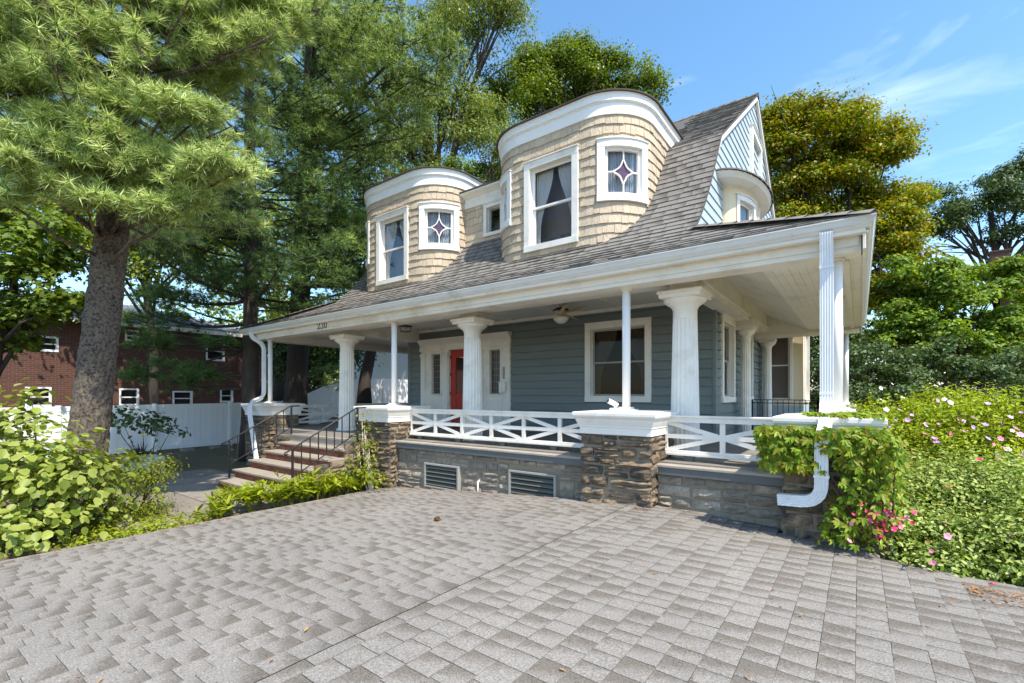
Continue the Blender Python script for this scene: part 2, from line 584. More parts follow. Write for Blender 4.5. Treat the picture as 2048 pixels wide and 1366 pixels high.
def window(F, u0, u1, z0, z1, n=1, trim=0.12, curtain='drape', sashmat=None, proud=0.055, sill=True, style='double', back=0.5, glass=None):
    """double-hung or star window; (u0..u1, z0..z1) is the outer edge of the white casing"""
    sashmat = sashmat or M['white']
    glass = glass or M['glass']
    a, b, c, e = u0 + trim, u1 - trim, z0 + trim * 0.9, z1 - trim
    mb = MB()
    cbox(mb, F, u0, u1, -0.03, proud, e, z1, n)
    cbox(mb, F, u0, u1, -0.03, proud + 0.01, z0, c, n)
    cbox(mb, F, u0, a, -0.03, proud - 0.003, c, e, max(1, n // 4))
    cbox(mb, F, b, u1, -0.03, proud - 0.003, c, e, max(1, n // 4))
    cbox(mb, F, u0 - 0.015, u1 + 0.015, -0.02, proud + 0.022, z1 - 0.002, z1 + 0.018, n)
    # reveal lining
    cbox(mb, F, a - 0.004, a + 0.012, -0.12, -0.03, c, e); cbox(mb, F, b - 0.012, b + 0.004, -0.12, -0.03, c, e)
    cbox(mb, F, a, b, -0.12, -0.03, e - 0.012, e + 0.004, n); cbox(mb, F, a, b, -0.12, -0.03, c - 0.004, c + 0.012, n)
    w = mb.build("window", M['cornice'] if style == 'star' else M['white'], HOUSE, bevel=0.004)
    sw = 0.045
    mb = MB()
    if style == 'double':
        mid = (c + e) / 2
        for (p, q, d) in ((mid - 0.02, e - 0.012, -0.055), (c + 0.012, mid + 0.02, -0.085)):
            for r in ((a + .012, a + .012 + sw, p, q), (b - sw - .012, b - .012, p, q)):
                cbox(mb, F, r[0], r[1], d - 0.025, d, p, q)
            cbox(mb, F, a + .012 + sw, b - sw - .012, d - 0.025, d, q - sw * 0.9, q, n)
            cbox(mb, F, a + .012 + sw, b - sw - .012, d - 0.025, d, p, p + sw * 0.9, n)
    elif style == 'plain':
        for r in ((a + .012, a + .012 + sw, c, e), (b - sw - .012, b - .012, c, e)):
            cbox(mb, F, r[0], r[1], -0.08, -0.055, r[2], r[3])
        cbox(mb, F, a + .012 + sw, b - sw - .012, -0.08, -0.055, e - sw, e, n); cbox(mb, F, a + .012 + sw, b - sw - .012, -0.08, -0.055, c, c + sw, n)
    else:
        sw = 0.05
        for r in ((a, a + sw, c, e), (b - sw, b, c, e)):
            cbox(mb, F, r[0], r[1], -0.07, -0.02, r[2], r[3])
        cbox(mb, F, a + sw, b - sw, -0.07, -0.02, e - sw, e, n); cbox(mb, F, a + sw, b - sw, -0.07, -0.02, c, c + sw, n)
        um, zm = (a + b) / 2, (c + e) / 2
        hw, hh = (b - a) / 2 - sw, (e - c) / 2 - sw
        dx, dz = hw * 0.66, hh * 0.60
        tips = [(um, zm + dz), (um + dx, zm), (um, zm - dz), (um - dx, zm)]
        for i in range(4):
            p, q = tips[i], tips[(i + 1) % 4]
            pts = []
            for k in range(9):
                t = k / 8
                u_ = lerp(p[0], q[0], t); z_ = lerp(p[1], q[1], t)
                pull = 0.27 * math.sin(math.pi * t)
                pts.append((lerp(u_, um, pull), lerp(z_, zm, pull)))
            strip(mb, F, pts, 0.024, -0.06, -0.025)
        for p, q in (((um, zm + dz - .02), (um, zm + hh)), ((um, zm - dz + .02), (um, zm - hh)), ((um + dx - .02, zm), (um + hw, zm)), ((um - dx + .02, zm), (um - hw, zm))):
            strip(mb, F, [p, q], 0.024, -0.06, -0.022)
        d = MB()
        ring = []
        for i in range(4):
            p, q = tips[i], tips[(i + 1) % 4]
            for k in range(6):
                t = k / 6
                u_ = lerp(p[0], q[0], t); z_ = lerp(p[1], q[1], t)
                pull = 0.27 * math.sin(math.pi * t)
                ring.append(F(lerp(u_, um, pull), -0.050, lerp(z_, zm, pull)))
        d.add([F(um, -0.050, zm)] + ring, [(0, i + 1, (i + 1) % 24 + 1) for i in range(24)])
        d.build("stained_glass", M['purple'], w)
    mb.build("sash", sashmat, w, bevel=0.003)
    g_ = MB()
    if style == 'double':
        cbox(g_, F, a + .02, b - .02, -0.068, -0.064, (c + e) / 2, e - .02, n)
        cbox(g_, F, a + .02, b - .02, -0.098, -0.094, c + .02, (c + e) / 2, n)
    else:
        cbox(g_, F, a + .02, b - .02, -0.066, -0.062, c + .02, e - .02, n)
    g_.build("pane", glass, w)
    # curtain
    if curtain == 'drape':
        for side in (-1, 1):
            cb = MB()
            nn, mm = 26, 8
            base = 0
            for j in range(mm + 1):
                t = j / mm
                z = lerp(e - 0.02, c + 0.05, t)
                # tied back: full width at the top, narrow at the bottom
                wid = (b - a) * lerp(0.42, 0.10, smooth(0, 0.8, t))
                for i in range(nn + 1):
                    s_ = i / nn
                    u = (a + 0.02 + s_ * wid) if side < 0 else (b - 0.02 - s_ * wid)
                    cb.v.append(tuple(F(u, -0.17 + 0.018 * math.sin(s_ * 44 + 0.6 * side), z)))
            for j in range(mm):
                for i in range(nn):
                    cb.f.append((j * (nn + 1) + i, j * (nn + 1) + i + 1, (j + 1) * (nn + 1) + i + 1, (j + 1) * (nn + 1) + i))
            cb.build("curtain", M['curtain'], w, smooth_=True)
    elif curtain == 'pleat':
        cb = MB(); nn = 90
        for z in (e, c):
            for i in range(nn + 1):
                s_ = i / nn
                cb.v.append(tuple(F(lerp(a, b, s_), -0.14 + 0.016 * math.sin(s_ * 80) + 0.008 * math.sin(s_ * 31), z)))
        for i in range(nn):
            cb.f.append((i, i + 1, nn + 1 + i + 1, nn + 1 + i))
        cb.build("curtain", M['curtain2'], w, smooth_=True)
    # the room seen through the glass
    rm = MB()
    cbox(rm, F, a - .25, b + .25, -back - 0.02, -back, c - .3, e + .3, n)
    cbox(rm, F, a - .27, a - .25, -back, -0.12, c - .3, e + .3); cbox(rm, F, b + .25, b + .27, -back, -0.12, c - .3, e + .3)
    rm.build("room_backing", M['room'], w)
    return w
M['curtain2'] = paint("grey_blue_curtain", (0.30, 0.34, 0.40), 0.9, 0.05)

# ---- porch floor, ledge, foundation
pf = MB()
pf.box(-14.25, 0.0, 6.62, 9.8, FZ - 0.16, FZ)
pf.box(-14.25, -11.3, 9.8, 13.2, FZ - 0.16, FZ)
pf.box(-2.3, 0.0, 9.8, 15.0, FZ - 0.16, FZ)
pf.box(-11.2, -8.5, 5.95, 6.62, FZ - 0.16, FZ - 0.001)
pf.build("porch_floor", M['floor'], HOUSE)
for (x0, x1) in ((-7.92, -3.36), (-2.30, -0.70)):
    ld = MB(); n = 6
    ld.box(x0, x1, 6.445, 6.64, FZ - 0.055, FZ - 0.02)
    led = ld.build("ledge", M['ledge'], HOUSE, bevel=0.006)
    MB().box(x0, x1, 6.46, 6.60, FZ - 0.16, FZ - 0.056).build("fascia_board", M['ledge_face'], led, bevel=0.004)
    k = x0 + 0.35
    while k < x1 - 0.1:
        rl = MB()
        rl.hexa([(k - .045, 6.85, FZ), (k + .045, 6.85, FZ), (k + .045, 6.91, FZ), (k - .045, 6.91, FZ),
                 (k - .075, 6.84, FZ + .075), (k + .075, 6.84, FZ + .075), (k + .075, 6.92, FZ + .075), (k - .075, 6.92, FZ + .075)])
        rl.build("rail_block", M['ledge_face'], led)
        k += 1.12

def stone_mesh(O, U, Nn, u0, u1, z0, z1, depth, rg, irr):
    """one rough stone set in the plane O + U*u, bulging along Nn"""
    nu, nz_ = 5, 4
    mb = MB()
    c = [(u0 + rg.uniform(0, irr), z0 + rg.uniform(0, irr)), (u1 - rg.uniform(0, irr), z0 + rg.uniform(0, irr)),
         (u1 - rg.uniform(0, irr), z1 - rg.uniform(0, irr)), (u0 + rg.uniform(0, irr), z1 - rg.uniform(0, irr))]
    def P(s, t, d):
        u = lerp(lerp(c[0][0], c[1][0], s), lerp(c[3][0], c[2][0], s), t)
        z = lerp(lerp(c[0][1], c[1][1], s), lerp(c[3][1], c[2][1], s), t)
        # round the corners a little
        rs, rt = 2 * s - 1, 2 * t - 1
        k = 1 - 0.10 * (rs * rs * rt * rt) * (0.5 if irr > 0.02 else 0.3)
        um, zm = (c[0][0] + c[2][0]) / 2, (c[0][1] + c[2][1]) / 2
        u = um + (u - um) * k; z = zm + (z - zm) * k
        return (O[0] + U[0] * u + Nn[0] * d, O[1] + U[1] * u + Nn[1] * d, z)
    tilt = rg.uniform(-.3, .3)
    for j in range(nz_):
        for i in range(nu):
            s, t = i / (nu - 1), j / (nz_ - 1)
            edge = (i in (0, nu - 1)) or (j in (0, nz_ - 1))
            d = depth * (rg.uniform(0.35, 0.7) if edge else rg.uniform(0.65, 1.45)) + depth * tilt * (t - .5)
            mb.v.append(P(s, t, max(0.004, d)))
    for j in range(nz_ - 1):
        for i in range(nu - 1):
            mb.f.append((j * nu + i, j * nu + i + 1, (j + 1) * nu + i + 1, (j + 1) * nu + i))
    ring = [(i, 0) for i in range(nu)] + [(nu - 1, j) for j in range(1, nz_)] + [(i, nz_ - 1) for i in range(nu - 2, -1, -1)] + [(0, j) for j in range(nz_ - 2, 0, -1)]
    b0 = len(mb.v)
    for (i, j) in ring:
        mb.v.append(P(i / (nu - 1), j / (nz_ - 1), -0.03))
    m = len(ring)
    for k in range(m):
        k2 = (k + 1) % m
        i, j = ring[k]; i2, j2 = ring[k2]
        mb.f.append((b0 + k, b0 + k2, j2 * nu + i2, j * nu + i))
    return mb

def stone_face(parent, mat, O, U, Nn, width, zb, zt, rh, sw, depth, joint, irr, seed, holes=()):
    rg = random.Random(seed)
    z = zb
    while z < zt - 0.02:
        h = rg.uniform(*rh)
        if zt - (z + h) < rh[0] * 0.7: h = zt - z
        u = 0.0
        first = True
        while u < width - 0.02:
            w = rg.uniform(*sw) * (rg.uniform(0.5, 1) if first else 1)
            first = False
            if width - (u + w) < sw[0] * 0.6: w = width - u
            hits = [q for q in holes if not (u + w <= q[0] or u >= q[1] or z + h * .6 <= q[2] or z + h * .4 >= q[3])]
            if hits:
                q = hits[0]
                if u < q[0] - 0.06:
                    w = q[0] - u
                else:
                    u = max(u + 0.01, q[1]); continue
            # a few stones split into two thin ones
            if h > 0.14 and rg.random() < 0.28:
                hh = h * rg.uniform(0.4, 0.6)
                spans = [(z, z + hh), (z + hh, z + h)]
            else:
                spans = [(z, z + h)]
            for (a, b) in spans:
                stone_mesh(O, U, Nn, u + joint, u + w - joint, a + joint, b - joint, depth * rg.uniform(.6, 1.3), rg, irr).build("stone", mat, parent)
            u += w
        z += h

fw = MB()
fw.box(-7.92, -3.37, 6.55, 6.75, -2.4, FZ - 0.15)
FW = fw.build("foundation_wall", M['mortar'], HOUSE)
FW2 = MB().box(-2.30, -0.68, 6.55, 6.75, -2.4, FZ - 0.15).build("foundation_wall", M['mortar'], HOUSE)
FW3 = MB().box(-13.3, -11.2, 6.55, 6.75, -2.4, FZ - 0.15).build("foundation_wall", M['mortar'], HOUSE)
MB().box(-14.2, -14.0, 6.75, 13.2, -2.6, FZ - 0.15).build("foundation_wall", M['mortar'], HOUSE)
MB().box(-0.25, 0.0, 7.2, 15.0, -2.6, FZ - 0.15).build("foundation_wall", M['mortar'], HOUSE)
VENTS = [(-7.03, -6.09, -1.84, -1.36), (-4.90, -3.94, -1.745, -1.30)]
stone_face(FW, M['ashlar'], (-7.92, 6.55), (1, 0), (0, -1), 4.55, -2.15, FZ - 0.16, (0.11, 0.18), (0.24, 0.6), 0.034, 0.007, 0.018, 11,
           [(v[0] + 7.92 - .03, v[1] + 7.92 + .03, v[2] - .03, v[3] + .03) for v in VENTS])
stone_face(FW2, M['ashlar'], (-2.30, 6.55), (1, 0), (0, -1), 1.62, -1.85, FZ - 0.16, (0.11, 0.18), (0.24, 0.6), 0.034, 0.007, 0.018, 12)
stone_face(FW3, M['rubble'], (-13.3, 6.55), (1, 0), (0, -1), 2.1, -2.1, FZ - 0.16, (0.14, 0.24), (0.22, 0.45), 0.05, 0.010, 0.03, 13)
for (x0, x1, z0, z1) in VENTS:
    mb = MB()
    for r in ((x0, x1, z1 - .035, z1), (x0, x1, z0, z0 + .03), (x0, x0 + .04, z0 + .03, z1 - .035), (x1 - .04, x1, z0 + .03, z1 - .035)):
        mb.box(r[0], r[1], 6.47, 6.60, r[2], r[3])
    vt = mb.build("basement_vent", M['screen'], HOUSE, bevel=0.004)
    MB().box(x0 + .04, x1 - .04, 6.545, 6.549, z0 + .03, z1 - .035).build("backing", M['dark'], vt)
    k = z0 + 0.05
    while k < z1 - 0.06:
        sl = MB()
        sl.hexa([(x0 + .042, 6.482, k), (x1 - .042, 6.482, k), (x1 - .042, 6.535, k + .05), (x0 + .042, 6.535, k + .05),
                 (x0 + .042, 6.478, k + .008), (x1 - .042, 6.478, k + .008), (x1 - .042, 6.531, k + .058), (x0 + .042, 6.531, k + .058)])
        sl.build("louver", M['vent'] if 'vent' in M else M['screen'], vt)
        k += 0.082
# a short white pipe between the vents
MB().tube([(-5.62, 6.50, -1.95), (-5.62, 6.50, -1.60), (-5.62, 6.55, -1.57)], 0.018, 8).build("vent_pipe", M['white'], HOUSE, True)

# ---- piers with moulded white caps
PIERS = [(-13.75, 1.05, 6.25, 7.30, "rubble"), (-8.38, 0.98, 6.28, 7.28, "rubble"), (-2.83, 1.06, 6.27, 7.30, "rubble"), (-0.29, 0.84, 6.27, 7.20, "rubble")]
for i, (cx, w, y0, y1, mt) in enumerate(PIERS):
    x0, x1 = cx - w / 2, cx + w / 2
    pr = MB().box(x0 + .02, x1 - .02, y0 + .03, y1 - .03, -2.5, -0.56).build("pier", M['mortar'], HOUSE)
    zb = -2.12
    stone_face(pr, M['rubble'], (x0 - .025, y0 + .03), (1, 0), (0, -1), w + .05, zb, -0.575, (0.10, 0.20), (0.22, 0.55), 0.055, 0.003, 0.026, 30 + i)
    stone_face(pr, M['rubble'], (x1 - .02, y0 + .005), (0, 1), (1, 0), y1 - y0 - .035, zb, -0.575, (0.10, 0.20), (0.22, 0.5), 0.05, 0.003, 0.026, 40 + i)
    if i in (1, 3):
        stone_face(pr, M['rubble'], (x0 + .02, y1 - .03), (0, -1), (-1, 0), y1 - y0 - .06, zb, -0.575, (0.12, 0.21), (0.2, 0.5), 0.05, 0.003, 0.026, 50 + i)
    prof = [(0.00, -0.575), (0.00, -0.475), (0.012, -0.470), (0.012, -0.45), (0.022, -0.43), (0.040, -0.385), (0.052, -0.345), (0.075, -0.325), (0.084, -0.30), (0.084, -0.262), (0.075, -0.25), (-0.10, -0.236)]
    cp = MB()
    m = len(prof)
    for (o, z) in prof:
        cp.v += [(x0 - .022 - o, y0 - .022 - o, z), (x1 + .022 + o, y0 - .022 - o, z), (x1 + .022 + o, y1 + .022 + o, z), (x0 - .022 - o, y1 + .022 + o, z)]
    for k in range(m - 1):
        for q in range(4):
            q2 = (q + 1) % 4
            cp.f.append((k * 4 + q, k * 4 + q2, (k + 1) * 4 + q2, (k + 1) * 4 + q))
    cp.f.append((3, 2, 1, 0)); cp.f.append(tuple((m - 1) * 4 + q for q in range(4)))
    cp.build("cap", M['white'], pr, bevel=0.003)

# ---- slim posts on the piers
BZ = 1.63
POSTS = [(-14.02, 6.82), (-8.37, 6.82), (-2.88, 6.82), (-0.22, 6.82), (-0.28, 9.7), (-0.28, 14.9)]
for (px_, py_) in POSTS:
    po = MB().lathe((px_, py_, 0), [(0.062, -0.236), (0.062, BZ)], 20).build("post", M['cornice'], HOUSE, True)
    MB().box(px_ - .15, px_ + .15, py_ - .11, py_ + .11, -0.24, -0.215).box(px_ - .09, px_ + .09, py_ - .09, py_ + .09, -0.2155, -0.185).build("plinth", M['white'], po, bevel=0.004)
    MB().lathe((px_, py_, 0), [(0.085, BZ - .035), (0.085, BZ + .01)], 20).build("collar", M['soffit'], po)
# pedestals under the two rear posts of the side porch
for py_ in (9.7, 14.9):
    MB().box(-0.5, -0.05, py_ - .25, py_ + .25, -2.3, -0.24).build("pedestal", M['white'], HOUSE, bevel=0.01)

# ---- fluted columns
def column(x, y, rb, rt, ztop, ab, flutes=20, label=None):
    H0 = FZ
    zs = [H0 + .09, H0 + .5, H0 + 1.0, H0 + 1.5, ztop - .40]
    mb = MB(); per = 6; n = flutes * per
    for z in zs:
        t = (z - zs[0]) / (zs[-1] - zs[0])
        r = lerp(rb, rt, t ** 1.3)
        for k in range(n):
            ph = (k % per) / per
            a = 2 * math.pi * k / n
            dep = 0.085 * r * math.sin(math.pi * ph) ** 0.8
            mb.v.append((x + (r - dep) * math.cos(a), y + (r - dep) * math.sin(a), z))
    for i in range(len(zs) - 1):
        for k in range(n):
            k2 = (k + 1) % n
            mb.f.append((i * n + k, i * n + k2, (i + 1) * n + k2, (i + 1) * n + k))
    c = mb.build("column", M['white'], HOUSE)
    e = ab * 0.5
    cap = MB().lathe((x, y, 0), [(rt * .97, ztop - .42), (rt, ztop - .395), (rt, ztop - .27), (rt * 1.07, ztop - .262), (rt * 1.07, ztop - .245), (rt * 1.22, ztop - .215), (e * .88, ztop - .165), (e * .96, ztop - .13), (e * .94, ztop - .105), (e * .8, ztop - .10)], 40)
    cap.build("capital", M['white'], c, True)
    MB().box(x - e * .93, x + e * .93, y - e * .93, y + e * .93, ztop - .105, ztop - .045).box(x - e, x + e, y - e, y + e, ztop - .0455, ztop).build("abacus", M['white'], c, bevel=0.006)
    MB().box(x - .19, x + .19, y - .17, y + .17, ztop + .001, 1.74).build("impost", M['soffit'], c, bevel=0.004)
    MB().lathe((x, y, 0), [(rb * 1.25, H0 + .001), (rb * 1.25, H0 + .045), (rb * 1.1, H0 + .07), (rb * 1.02, H0 + .095)], 40).build("base", M['white'], c, True)
    return c
CT = 1.58
column(-6.53, 7.38, 0.215, 0.178, CT, 0.66)
column(-2.16, 7.38, 0.215, 0.178, CT, 0.66)
column(-11.0, 7.38, 0.215, 0.178, CT, 0.66)
column(-2.08, 11.75, 0.115, 0.10, CT, 0.42, 16)
column(-2.08, 14.9, 0.115, 0.10, CT, 0.42, 16)

# ---- railings of crossed white boards
def railing(p0, p1, panels, zt=-0.295, zb=-0.87):
    p0, p1 = Vector((*p0, 0)), Vector((*p1, 0))
    d = (p1 - p0); L = d.length; d.normalize()
    nrm = Vector((0, 0, 1)).cross(d)
    F = lambda u, dd, z: tuple(p0 + d * u + nrm * dd + Vector((0, 0, z)))
    mb = MB()
    cbox(mb, F, 0, L, -.065, .065, zt - .028, zt)
    cbox(mb, F, 0, L, -.045, .045, zt - .10, zt - .0285)
    rl = mb.build("railing", M['white'], HOUSE, bevel=0.004)
    mb = MB(); cbox(mb, F, 0, L, -.055, .055, zb, zb + .035); cbox(mb, F, 0, L, -.04, .04, zb + .0355, zb + .07)
    mb.build("bottom_rail", M['white'], rl, bevel=0.004)
    t0, t1 = zb + .07, zt - .10
    zm = (t0 + t1) / 2
    pw = L / panels
    mb = MB(); cbox(mb, F, .0, L, -.017, .017, zm - .032, zm + .032)
    mb.build("middle_rail", M['white'], rl)
    for i in range(panels * 2 + 1):
        u = i * pw / 2
        hw = .034
        mb = MB(); cbox(mb, F, max(0, u - hw), min(L, u + hw), -.021, .021, t0, t1)
        mb.build("stile", M['white'], rl)
    for i in range(panels):
        a, b = i * pw + .03, (i + 1) * pw - .03
        for (za, zb_) in ((t0, t1), (t1, t0)):
            mb = MB()
            strip(mb, F, [(a, za), (b, zb_)], .062, -.013, .013)
            mb.build("brace", M['white'], rl)
    return rl
railing((-7.86, 6.87), (-3.34, 6.87), 3)
railing((-2.29, 6.87), (-0.72, 6.87), 1)
railing((-13.75, 7.35), (-13.75, 9.35), 1)
railing((-13.75, 9.45), (-13.75, 13.1), 2)
railing((-0.28, 7.3), (-0.28, 9.42), 1)
railing((-0.28, 9.98), (-0.28, 14.6), 3)

# ---- outer beam, ceilings, soffits
EY, EZ = 6.37, 1.96          # front eave edge
EXR, EXL = 0.14, -15.0
YB, XBR, XBL = 15.3, -0.28, -14.02
mb = MB()
mb.box(-14.6, 0.02, 6.58, 6.92, BZ, 1.90)
mb.box(-14.6, 0.0, 6.56, 6.58, BZ + .06, 1.895)
bm_ = mb.build("porch_beam", M['soffit'], HOUSE, bevel=0.006)
mb = MB(); mb.box(-14.30, -13.85, 6.93, 13.2, BZ - .03, 1.90)
mb.build("porch_beam", M['soffit'], HOUSE, bevel=0.006)
mb = MB(); mb.box(-0.17, -0.10, 6.93, 15.2, BZ - .01, BZ + .05)
mb.build("trim_beam", M['soffit'], HOUSE)
mb = MB()
CB = 1.715
mb.box(-11.2, -1.98, 7.20, 7.56, CB, 1.98)
mb.box(-11.2, -1.98, 7.17, 7.59, CB + .03, CB + .06)
mb.build("column_beam", M['soffit'], HOUSE, bevel=0.006)
mb = MB(); mb.box(-11.18, -10.82, 7.561, 9.78, CB - .10, 1.98)
mb.build("column_beam", M['soffit'], HOUSE, bevel=0.006)
mb = MB(); mb.box(-2.32, -1.98, 7.561, 15.2, CB - .04, 2.3); mb.box(-1.979, -1.93, 7.5, 15.2, CB + .04, CB + .09)
mb.build("column_beam", M['soffit'], HOUSE, bevel=0.006)
# grooved board ceilings
def board_ceiling(quad, nb, mat, name="porch_ceiling", gap=0.003, along=True):
    """quad a,b,c,d: boards run a->b, laid side by side from a-b to d-c"""
    a, b, c, d = [Vector(q) for q in quad]
    up = (b - a).cross(d - a).normalized()
    if up.z < 0: up = -up
    mb = MB()
    for i in range(nb):
        t0, t1 = i / nb, (i + 1) / nb
        w = (d - a).length / nb
        g_ = gap / w * (1 / nb) * .5
        p, q, r, s = a.lerp(d, t0 + g_), b.lerp(c, t0 + g_), b.lerp(c, t1 - g_), a.lerp(d, t1 - g_)
        u = up * 0.012
        mb.hexa([p, q, r, s, p + u, q + u, r + u, s + u])
    u = up * 0.008; u2 = up * 0.03
    mb.hexa([a + u, b + u, c + u, d + u, a + u2, b + u2, c + u2, d + u2])
    return mb.build(name, mat, HOUSE)
board_ceiling([(-10.82, 7.56, 1.95), (-2.32, 7.56, 1.95), (-2.32, 9.8, 1.95), (-10.82, 9.8, 1.95)], 26, M['ceiling'])
board_ceiling([(-13.85, 6.93, 1.78), (-11.18, 6.93, 1.78), (-11.18, 13.2, 1.78), (-13.85, 13.2, 1.78)], 60, M['soffit'])
board_ceiling([(-11.18, 6.92, 1.77), (-1.05, 6.92, 1.77), (-1.05, 7.2, 1.77), (-11.18, 7.2, 1.77)], 3, M['soffit'])
SL = -1.04
board_ceiling([(-1.98, 6.93, 2.10), (-1.98, 14.1, 2.10), (SL, 14.1, 1.68), (SL, 6.93, 1.68)], 12, M['soffit'])
board_ceiling([(SL, 6.925, BZ + .03), (SL, 14.1, BZ + .03), (0.03, 14.1, BZ + .03), (0.03, 6.925, BZ + .03)], 11, M['soffit'], "soffit")
MB().box(-2.3, 0.0, 14.1, 14.3, 1.52, 2.4).build("end_panel", M['soffit'], HOUSE)
MB().box(-2.0, 0.0, 14.06, 14.101, 1.50, 1.60).build("end_trim", M['soffit'], HOUSE, bevel=0.005)
# battens on the ceiling and the crown at the wall
for k in range(6):
    x = -10.2 + k * 1.5
    MB().box(x, x + .05, 7.56, 9.78, 1.925, 1.949).build("ceiling_batten", M['soffit'], HOUSE)
mb = MB()
mb.sweep([(-10.82, 9.80, 1.95), (-2.3, 9.80, 1.95)], [(0.0, 0.0), (0.075, 0.0), (0.06, -.03), (0.02, -.06), (0.016, -.09), (0, -.09)])
mb.build("crown_moulding", M['white'], HOUSE)
# soffit under the gutter, fascia, gutter
mb = MB()
mb.box(EXL + .06, EXR - .06, 6.46, 6.56, 1.80, 1.82)
mb.box(EXL + .06, -14.6, 6.56, 13.4, 1.80, 1.82)
mb.build("eave_soffit", M['soffit'], HOUSE)
mb = MB()
mb.box(EXL + .07, EXR - .08, 6.43, 6.46, 1.795, 1.97)
mb.box(EXR - .11, EXR - .08, 6.461, YB, 1.62, 1.97)
mb.box(EXL + .07, EXL + .10, 6.461, 13.4, 1.795, 1.97)
mb.build("fascia", M['soffit'], HOUSE, bevel=0.004)
sec = [(0.0, 0.0), (0.012, 0.0), (0.012, -.012), (0.0, -.03), (-0.012, -.075), (-0.035, -.10), (-0.045, -.118), (-0.075, -.12), (-0.075, -.006)]
gp = MB()
# right-handed section: a points outwards
gp.sweep([(EXL, 13.4, EZ), (EXL, EY, EZ), (EXR, EY, EZ), (EXR, YB, EZ)], sec)
gp.build("gutter", M['gutter'], HOUSE)
jt = MB()
for x in (-12.0, -9.0, -6.0, -3.0, -0.35):
    jt.sweep([(x, EY, EZ + .001), (x + .03, EY, EZ + .001)], [(a + .003, b) for a, b in sec])
jt.build("gutter_joint", M['gutter'], HOUSE)

# house number 230 in bold serif figures
def numeral(mb, ch, ox, z0, h, F):
    """strokes with thick and thin parts: list of (u, v, width) runs, unit height"""
    def arc(cx, cy, rx, ry, a0, a1, w0, w1, n=14):
        out = []
        for i in range(n + 1):
            t = i / n; a = R(lerp(a0, a1, t))
            out.append((cx + rx * math.cos(a), cy + ry * math.sin(a), lerp(w0, w1, t) + 0.07 * abs(math.cos(a))))
        return out
    runs = []
    if ch == '0':
        runs.append(arc(.30, .5, .23, .45, 0, 360, .04, .04, 28))
    elif ch == '2':
        runs.append(arc(.29, .72, .22, .23, 175, -30, .04, .05))
        runs.append([(.49, .62, .11), (.38, .42, .09), (.20, .20, .07), (.06, .06, .07)])
        runs.append([(.03, .06, .11), (.28, .06, .11), (.55, .06, .11)])
        runs.append([(.53, .04, .06), (.56, .22, .05)])
        runs.append([(.04, .70, .12), (.12, .70, .12)])
    elif ch == '3':
        runs.append(arc(.28, .74, .21, .21, 170, -80, .04, .05))
        runs.append(arc(.27, .28, .25, .25, 85, -165, .05, .04))
        runs.append([(.04, .74, .11), (.11, .74, .11)])
        runs.append([(.01, .22, .12), (.08, .22, .12)])
    for r_ in runs:
        base = len(mb.v)
        for i, (u, v, w) in enumerate(r_):
            a = r_[max(0, i - 1)]; b = r_[min(len(r_) - 1, i + 1)]
            dx, dz = b[0] - a[0], b[1] - a[1]; l = math.hypot(dx, dz) or 1
            nx_, nz_ = -dz / l * w * .36, dx / l * w * .36
            for sgn in (1, -1):
                for d in (0.0, 0.012):
                    mb.v.append(F(ox + (u + sgn * nx_) * h * 1.15, d, z0 + (v + sgn * nz_) * h))
        for i in range(len(r_) - 1):
            a = base + i * 4; b = a + 4
            mb.f += [(a + 1, b + 1, b + 3, a + 3), (a, a + 1, b + 1, b)[::-1], (a + 2, a + 3, b + 3, b + 2)]
NF = lambda u, d, z: (u, 6.559 - d, z)
nx0 = at(627, 11.75)[0]
for i, ch in enumerate("230"):
    mb = MB(); numeral(mb, ch, nx0 - 0.02 + i * 0.155, 1.662, 0.172, NF)
    mb.build("house_number", M['num'], HOUSE)

# ---- downspouts (ribbed rectangular pipe)
def downspout(pts, w=0.10, d=0.075, upref=(0, 1, 0), name="downspout", mat=None):
    sec = []
    ribs = 5
    for i in range(ribs * 4 + 1):
        t = i / (ribs * 4)
        sec.append((-w / 2 + w * t, -d / 2 + (0.008 if (i % 4) in (1, 2) else 0)))
    for i in range(ribs * 4 + 1):
        t = 1 - i / (ribs * 4)
        sec.append((-w / 2 + w * t, d / 2 - (0.008 if (i % 4) in (1, 2) else 0)))
    # round the bends
    P = [Vector(p) for p in pts]
    out = [P[0]]
    for i in range(1, len(P) - 1):
        a = (P[i - 1] - P[i]); b = (P[i + 1] - P[i])
        r = min(0.20, a.length * .48, b.length * .48)
        p0 = P[i] + a.normalized() * r; p1 = P[i] + b.normalized() * r
        for k in range(7):
            t = k / 6
            out.append((p0.lerp(P[i], t)).lerp(P[i].lerp(p1, t), t))
    out.append(P[-1])
    mb = MB()
    base = 0; m = len(sec)
    upv = Vector(upref)
    for i, p in enumerate(out):
        if i == 0: dd = out[1] - p
        elif i == len(out) - 1: dd = p - out[i - 1]
        else: dd = out[i + 1] - out[i - 1]
        dd.normalize()
        a = dd.cross(upv)
        if a.length < .2: a = Vector((1, 0, 0)) if abs(dd.x) < .5 else Vector((0, 0, 1))
        a.normalize(); b = a.cross(dd).normalized()
        k = 1 + (0.03 if i % 2 and 0 < i < len(out) - 1 else 0)
        for (u, v) in sec:
            mb.v.append(tuple(p + a * u * k + b * v * k))
    for i in range(len(out) - 1):
        for k in range(m):
            k2 = (k + 1) % m
            mb.f.append((i * m + k, i * m + k2, (i + 1) * m + k2, (i + 1) * m + k))
    return mb.build(name, mat or M['cornice'], HOUSE)
M['spout'] = paint("white_aluminium", (0.78, 0.79, 0.81), 0.35, 0.04, 4, dirt=(0.5, 0.46, 0.4), dscale=3, dirt_lo=.6, dirt_hi=.95)
